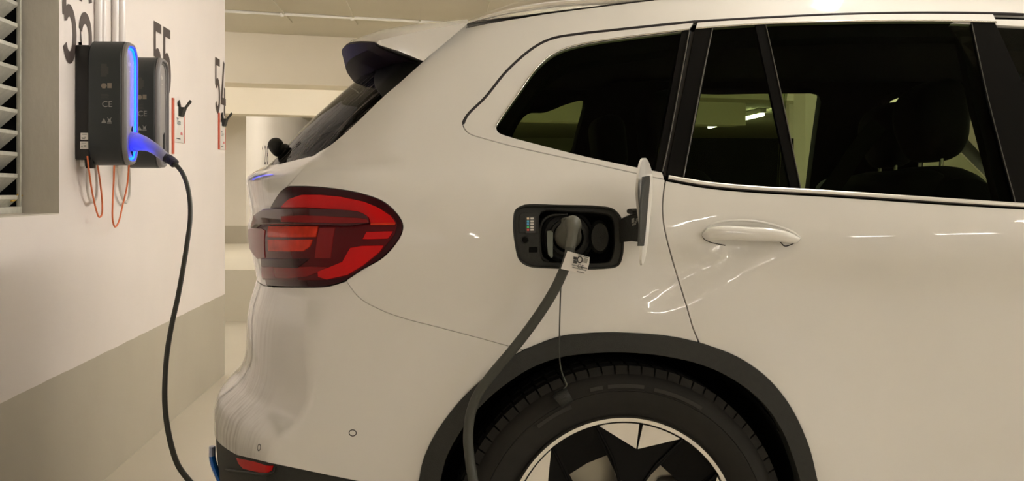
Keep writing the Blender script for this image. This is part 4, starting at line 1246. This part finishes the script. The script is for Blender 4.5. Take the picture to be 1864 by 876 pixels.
# ------------------------------------------------------------------ wall chargers
def charger(yn, lit, label):
    """yn: near edge; built on the wall, front towards +x"""
    zt, zbm = 1.632, 1.192
    w = 0.185
    o = empty('wall_charger', (WX, yn + w / 2, zbm), label, 'charger', 'wall charging stations')
    X = lambda d: WX + d
    # outline (y, z) of the body seen from the front: tall rounded box
    def outline(ins, nr=10, r=.075):
        y0, y1, z0, z1 = yn + ins, yn + w - ins, zbm + ins, zt - ins
        r = r - ins
        P = []
        for cy, cz, a0 in ((y1 - r, z1 - r * 1.0, 0), (y0 + r, z1 - r, 90), (y0 + r, z0 + r, 180), (y1 - r, z0 + r, 270)):
            for a in np.radians(np.linspace(a0, a0 + 90, nr)): P.append((cy + r * math.cos(a), cz + r * math.sin(a)))
        return np.array(P)
    def loft(nm, secs, m, capf=True, capb=True, sharp=.5, parent=o):
        bm = bmesh.new(); rows = []
        for d, ins in secs:
            rows.append([bm.verts.new((X(d), p[0], p[1])) for p in outline(ins)])
        n = len(rows[0])
        for a, b in zip(rows[:-1], rows[1:]):
            for i in range(n): bm.faces.new((a[i], a[(i + 1) % n], b[(i + 1) % n], b[i]))
        if capb: bm.faces.new(rows[0])
        if capf: bm.faces.new(rows[-1])
        return bm_obj(nm, bm, m, parent, sharp=sharp)
    box('backplate', (X(0.001), yn + .012, zbm + .018), (X(.050), yn + w - .012, zt - .020), M['blackbox'], o, .004)
    body = loft('housing', [(.048, .004), (.052, .0), (.158, .0), (.161, .002)], M['anth'])
    loft('housing_joint', [(.160, .003), (.165, .003)], M['blackbox'], False, False)
    rim = loft('front_rim', [(.164, .0015), (.172, .002), (.178, .006), (.180, .012), (.179, .016)], M['silver'], False, False)
    loft('rim_wall', [(.179, .016), (.1685, .0175), (.1682, .021)], M['silver'], False, False)
    face = loft('front_face', [(.1682, .021), (.1682, .029), (.1690, .033)], M['facegrey'], True, False)
    # light ring: far side bead running round the face
    ol = outline(.0235); ol2 = np.vstack([ol, ol[:1]])
    pts = [(X(.170), p[0], p[1]) for p in ol2]
    if lit:
        tube('light_ring', pts, .0042, M['led'], o, seg=8, up=(1, 0, 0), cap=False, label='glowing blue light ring')
    else:
        tube('light_ring', pts, .0030, M['silver'], o, seg=8, up=(1, 0, 0), cap=False)
    # socket slot on the face
    prism('socket_slot', [(X(.1690), yn + w * .62, 1.325), (X(.1690), yn + w * .70, 1.335), (X(.1690), yn + w * .70, 1.225), (X(.1690), yn + w * .62, 1.235)], (.002, 0, 0), M['dark'], o)
    text_mesh('logo', 'elvi', (X(.1691), yn + w * .36, 1.545), (0, 1, 0), (0, 0, 1), .030, M['paper'], o)
    text_mesh('logo', '.....', (X(.1691), yn + w * .42, 1.525), (0, 1, 0), (0, 0, 1), .020, M['paper'], o)
    # prints on the near side face (y = yn), reading along +x
    ex, ez = (1, 0, 0), (0, 0, 1)
    def pl(nm, x0, z0, x1, z1, m): 
        return mesh(nm, [(X(x0 + .017), yn - .0006, z0), (X(x1 + .017), yn - .0006, z0), (X(x1 + .017), yn - .0006, z1), (X(x0 + .017), yn - .0006, z1)], [(0, 1, 2, 3)], m, o)
    pl('faint_mark', .076, 1.500, .096, 1.545, M['printfaint']); pl('faint_mark', .096, 1.508, .102, 1.535, M['printfaint'])
    a = np.radians(np.arange(0, 360, 60))
    mesh('hexagon_mark', [(X(.017 + .086 + .0105 * math.cos(t)), yn - .0006, 1.468 + .0105 * math.sin(t)) for t in a], [(0, 1, 2, 3, 4, 5)], M['printtan'], o)
    pl('square_mark', .098, 1.460, .113, 1.478, M['printtan'])
    for i in range(4):
        pl('type_line', .076, 1.437 - i * .005, .076 + (.028 if i % 2 else .024), 1.439 - i * .005, M['printfaint'])
    text_mesh('ce_mark', 'CE', (X(.017 + .079), yn, 1.394), ex, ez, .030, M['print'], o)
    mesh('warning_triangle', [(X(.017 + .077), yn - .0006, 1.338), (X(.017 + .095), yn - .0006, 1.338), (X(.017 + .086), yn - .0006, 1.355)], [(0, 1, 2)], M['print'], o)
    text_mesh('warning_sign', '!', (X(.017 + .0846), yn - .0004, 1.3395), ex, ez, .015, M['anth'], o)
    pl('bin_mark', .100, 1.341, .110, 1.353, M['print']); pl('bin_mark', .097, 1.336, .113, 1.339, M['print'])
    V, F = [], []
    for st in ([(.098, 1.341), (.112, 1.357)], [(.112, 1.341), (.098, 1.357)]):
        v, f = ribbon2d(st, .0018); b = len(V); V += [(X(.017 + p[0]), yn - .0008, p[1]) for p in v]; F += [tuple(b + j for j in q) for q in f]
    mesh('bin_cross', V, F, M['print'], o)
    return o
ch1 = charger(4.305, True, 'anthracite wall charger with glowing blue light ring and cable plugged in')
ch2 = charger(4.815, False, 'anthracite wall charger with grey front, unlit, behind the glowing one')
# stickers on the near back plate
for z0, z1, x0, x1, mk in ((1.279, 1.304, .020, .046, 'upper'), (1.247, 1.274, .018, .047, 'lower')):
    st = box('sticker', (WX + x0, 4.3145, z0), (WX + x1, 4.318, z1), M['paper'], ch1, .0012, label='small white sticker with print')
    for i, (a_, b_, c_) in enumerate(((.004, .010, .006), (.013, .018, .008), (.006, .016, .003)) if mk == 'upper' else ((.004, .010, .007), (.013, .022, .007), (.013, .022, .011))):
        box('print_block', (WX + x0 + a_, 4.3138, z0 + c_), (WX + x0 + b_, 4.3146, z0 + c_ + .0028), M['print'], st)
    box('print_line', (WX + x0 + .006, 4.3138, z1 - .007), (WX + x0 + .022, 4.3146, z1 - .0055), M['print'], st)
box('cable_gland', (WX + .012, 4.33, 1.185), (WX + .030, 4.35, 1.215), M['whitecable'], ch1, .004)
box('cable_gland', (WX + .032, 4.33, 1.180), (WX + .058, 4.37, 1.215), M['blackbox'], ch1, .004)

# conduits on the wall above the chargers
for u, r, lab in ((172, .013, 'first'), (182.5, .010, 'second'), (203, .013, 'third'), (216, .012, 'fourth')):
    p = onwall(u, 40)
    y = p[1]
    o = tube('conduit', [(WX + r + .002, y, 1.58), (WX + r + .002, y, CEIL)], r, M['conduit'], None, seg=16)
    tag(o, '%s white vertical conduit from the left above the lit charger' % lab, 'conduit', 'white conduits above the chargers')

# cable loops under the chargers
def wcable(pts, r, m, label, name='cable_loop'):
    P = catmull(np.array([at_x(u, v, WX + d) for u, v, d in pts]), 5)
    o = tube(name, P, r, m, None, seg=10, up=(1, 0, 0))
    tag(o, label, 'cable', 'cable loops under the chargers')
wcable([(159, 285, .05), (162, 310, .045), (167, 345, .04), (174, 378, .04), (180, 395, .04), (185.5, 390, .04), (186, 370, .04), (182, 330, .05), (177, 298, .06)], .0033, M['orangecable'], 'orange cable loop hanging under the lit charger, left one')
wcable([(208, 298, .05), (207, 330, .04), (205, 370, .04), (205, 400, .04), (209, 413, .04), (216, 404, .04), (223, 375, .04), (231, 340, .05), (235, 300, .06)], .0033, M['orangecable'], 'orange cable loop hanging lower beside it, right one')
wcable([(161, 300, .03), (159, 330, .022), (161, 355, .02), (168, 368, .02), (175, 360, .02), (176, 330, .03), (173, 296, .04)], .0055, M['whitecable'], 'thin white cable loop beside the left orange cable')
wcable([(217, 300, .03), (217, 330, .022), (221, 355, .02), (229, 369, .02), (235, 358, .02), (236, 330, .03), (234, 302, .04)], .0055, M['whitecable'], 'thin white cable loop beside the right orange cable')

# bay cards with red edge and bulldog clips
def card(u0, v0, u1, v1, clip_uv, label, clabel, redtop, redbot):
    a, b = onwall(u0, v0), onwall(u1, v1)
    y0, y1, z1, z0 = a[1], b[1], a[2], onwall(u0, v1 - (v1 - v0) * .0)[2]
    zt_ = onwall(u0, v0)[2]; zb_ = onwall(u1, v1)[2]
    o = empty('bay_card', (WX, (y0 + y1) / 2, zb_), label, 'sign', 'bay cards clipped to the wall')
    box('card', (WX + .003, y0, zb_), (WX + .007, y1, zt_), M['paper'], o, .001)
    for nm, ya, yb, za, zb2 in (('red_edge', y0 - .035, y0 - .005, redbot, redtop), ('red_edge', y1, y1 + .015, zb_, zt_ - .03)):
        box(nm, (WX + .001, ya, za), (WX + .008, yb, zb2), M['cardred'], o)
    w = y1 - y0; h = zt_ - zb_
    text_mesh('card_text', 'Gäste', (WX + .007, y0 + w * .22, zb_ + h * .50), (0, 1, 0), (0, 0, 1), h * .22, M['cardtext'], o)
    box('text_line', (WX + .007, y0 + w * .22, zb_ + h * .66), (WX + .0076, y0 + w * .42, zb_ + h * .68), M['textdark'], o)
    for k_ in range(3):
        box('red_mark', (WX + .007, y0 + w * (.64 + .08 * k_), zb_ + h * .22), (WX + .0076, y0 + w * (.69 + .08 * k_), zb_ + h * (.29 + .02 * (k_ == 1))), M['cardmark'], o)
    box('text_line', (WX + .007, y0 + w * .2, zb_ + h * .09), (WX + .0076, y0 + w * .62, zb_ + h * .115), M['textdark'], o)
    # bulldog clip
    c = onwall(*clip_uv)
    k = empty('bulldog_clip', c, clabel, 'clip', 'black bulldog clips on the cards')
    cy, cz = c[1], c[2]
    prism('clip_body', [(WX + .006, cy - .035, cz - .022), (WX + .020, cy - .035, cz - .022), (WX + .034, cy - .035, cz + .022), (WX + .006, cy - .035, cz + .022)], (0, .07, 0), M['black'], k)
    tube('lever_arm', [(WX + .008, cy, cz + .018), (WX + .004, cy - .015, cz + .052)], [(.004, .018), (.005, .020)], M['black'], k, seg=10, up=(1, 0, 0))
    tube('lever_arm', [(WX + .032, cy, cz + .018), (WX + .058, cy + .008, cz + .055)], [(.004, .018), (.005, .020)], M['black'], k, seg=10, up=(1, 0, 0))
card(315, 192, 332, 261, (325, 204), 'white bay card with red edges beside the second charger', 'black bulldog clip on the card beside the second charger', onwall(312, 178)[2], onwall(312, 280)[2])
card(398.5, 222, 407.5, 273, (403.5, 223), 'white bay card with red edge under painted number 54', 'black bulldog clip on the card under painted number 54', onwall(396, 205)[2], onwall(396, 272)[2])

# ------------------------------------------------------------------ charging cable
cab = empty('charging_cable', (-0.6, 3.2, 0), 'long dark charging cable from the lit wall charger to the car', 'cable')
XF = WX + .181
# connector at the wall
q = lambda u, v, y: at_y(u, v, y)
yA = 4.40
hp = [q(239, 258, 4.42), q(252, 259, 4.40), q(266, 263, 4.37), q(280, 270, 4.34), q(292, 279, 4.31), q(303, 288, 4.29)]
tube('wall_connector', catmull(np.array(hp), 4), np.interp(np.linspace(0, 1, 21)[:, None] * [1, 1], [0, .2, .35, .5, .8, 1], [.032, .030, .026, .021, .018, .017]), M['plugblue'], cab, seg=18, label='grey connector lit blue by the ring')
tube('connector_collar', [q(234, 257, 4.425), q(250, 259, 4.405)], [(.036, .033), (.034, .031)], M['plugblue'], cab, seg=18)
slv = [q(301, 286.5, 4.292), q(308, 290, 4.285), q(314, 294, 4.278), q(319, 299, 4.27)]
tube('strain_relief', catmull(np.array(slv), 6), [(.0165 if i % 3 else .013) for i in range(19)], M['cabledark'], cab, seg=14)
# lay of the cable: wall -> floor -> under the tail -> car
wpx = [(317, 297, 4.272), (330, 312, 4.25), (340, 335, 4.22), (345.5, 365, 4.19), (346, 400, 4.15), (341, 440, 4.10), (333, 490, 4.05), (324, 540, 4.00), (313, 590, 3.95), (304.5, 640, 3.92), (300.5, 690, 3.88), (300.5, 740, 3.85), (307, 790, 3.82), (323, 845, 3.78), (345, 876, 3.75), (372, 905, 3.72)]
W1 = [at_y(u, v, y) for u, v, y in wpx]
cpx = [(1039, 448, 2.468), (1033, 475, 2.462), (1024, 497, 2.462), (1012, 523, 2.465), (990, 560, 2.47), (962, 600, 2.475), (930, 641, 2.48), (893, 685, 2.485), (868, 722, 2.49), (856, 757, 2.49), (852, 795, 2.485), (855, 835, 2.48), (862, 880, 2.47), (872, 940, 2.46), (888, 1020, 2.44)]
W2 = [at_y(u, v, y) for u, v, y in cpx]
fl = [(-.62, 3.66, .03), (-.52, 3.52, .013), (-.42, 3.2, .013), (-.30, 2.85, .013), (-.12, 2.5, .013), (.06, 2.36, .013), (.14, 2.38, .10)]
line = np.array(W1 + [np.array(p) for p in fl] + W2[::-1])
lp = catmull(line, 6)
lp[:, 2] = np.maximum(lp[:, 2], .0105)
tube('cable', lp, np.interp(np.arange(len(lp)), [0, 60, len(lp) - 100, len(lp) - 1], [.0078, .0085, .0105, .0105]), M['cable'], cab, seg=12)
# plug in the car's inlet
pg = [q(1034, 430, 2.60), q(1036, 424, 2.56), q(1041, 413, 2.52), q(1043, 409, 2.497), q(1043, 414, 2.483), q(1042, 425, 2.476), q(1040, 440, 2.470), q(1038, 452, 2.467)]
pr = [(.030, .030), (.028, .026), (.022, .0195), (.019, .0175), (.0145, .0135), (.0112, .0108), (.0105, .0105), (.0105, .0105)]
pgc = catmull(np.array(pg), 4)
tube('car_plug', pgc, np.stack([np.interp(np.linspace(0, 7, len(pgc)), range(8), [r[i] for r in pr]) for i in (0, 1)], 1), M['plug'], cab, seg=20, label='grey plug in the car inlet')
bm = bmesh.new()
hp_ = [q(1028, 398, 2.53), q(1052, 397, 2.53), q(1058, 403, 2.53), q(1058, 418, 2.53), q(1050, 430, 2.53), q(1036, 430, 2.53), q(1028, 418, 2.53), q(1026, 404, 2.53)]
prism('plug_grip', catmull(np.array(hp_), 3, True), (0, .05, 0), M['plug'], cab, smooth=True)
# paper tag folded round the cable
tg_px = [(1033, 457, 2.455), (1073.5, 468.5, 2.452), (1072.5, 480, 2.450), (1067.5, 498.5, 2.448), (1060, 499, 2.449), (1021, 489.5, 2.452)]
tgp = [at_y(u, v, y - .012) for u, v, y in tg_px]
tago = prism('cable_tag', tgp, (0, .0015, 0), M['paper'], cab, label='white paper tag folded round the cable')
o_ = at_y(1070, 496, 2.4355); exx = at_y(1073, 470, 2.4355) - o_; exx /= np.linalg.norm(exx)
ezz = np.array([-exx[2], 0, exx[0]])
def tagpt(u, v): return at_y(u, v, 2.4355)
rd = tagpt(1046, 462) - tagpt(1060, 466); 
ex_t = (tagpt(1044, 483) - tagpt(1070, 490)); ex_t /= np.linalg.norm(ex_t)      # text runs upside down
ez_t = np.array([-ex_t[2], 0, ex_t[0]]) * 1.0
if np.cross(ex_t, ez_t)[1] > 0: ez_t = -ez_t
for (u, v, s, sz) in ((1066, 494, 'charging cable', .006), (1069, 489, 'type 2 mode 3 32A', .006), (1071, 485, '480V 20m IP55', .006), (1072, 471, 'made in EU', .005)):
    pass
for (u0, v0, u1, v1) in ((1050, 494, 1064, 497.5), (1042, 486.5, 1067.5, 493), (1041, 482, 1069, 489), (1052, 464, 1071.5, 469.5)):
    a_, b_ = tagpt(u0, v0), tagpt(u1, v1)
    tube('tag_line', [a_ + [0, .001, 0], b_ + [0, .001, 0]], [(.0012, .0005)] * 2, M['print'], tago, seg=6)
text_mesh('ce_mark', 'CE', tagpt(1050, 487) , -ex_t, -ez_t if False else np.array([ex_t[2], 0, -ex_t[0]]), .011, M['textdark'], tago)
aa = np.linspace(0, 2 * math.pi, 25)
cc_ = tagpt(1055.5, 473)
tube('tag_ring', [cc_ + np.array([.0048 * math.cos(t), .0008, .0062 * math.sin(t)]) for t in aa], .0011, M['textdark'], tago, seg=6, cap=False)
for v in (467.5, 470, 474, 477):
    a_ = tagpt(1044, v + 1); b_ = tagpt(1050, v + 2)
    tube('tag_line', [a_ + [0, .001, 0], b_ + [0, .001, 0]], [(.0014, .0005)] * 2, M['textdark'], tago, seg=6)
tube('tag_line', [tagpt(1062.5, 474) + [0, .0012, 0], tagpt(1069.5, 476) + [0, .0012, 0]], [(.0045, .0005)] * 2, M['print'], tago, seg=6)
# protective cap hanging on its tether
th = [q(1024, 492, 2.52), q(1021, 520, 2.535), q(1019.5, 560, 2.538), q(1018.5, 610, 2.538), q(1018.5, 650, 2.538), q(1022, 675, 2.545), q(1029, 694, 2.55), q(1031.5, 701, 2.55), q(1024, 711, 2.55), q(1019, 720, 2.55)]
tube('cap_tether', catmull(np.array(th), 5), .0016, M['cable'], cab, seg=8)
tube('dust_cap', [q(1014, 731, 2.552), q(1016, 729, 2.552), q(1034, 720, 2.55), q(1037, 718.5, 2.55)], [.014, .017, .017, .015], M['black'], cab, seg=18)
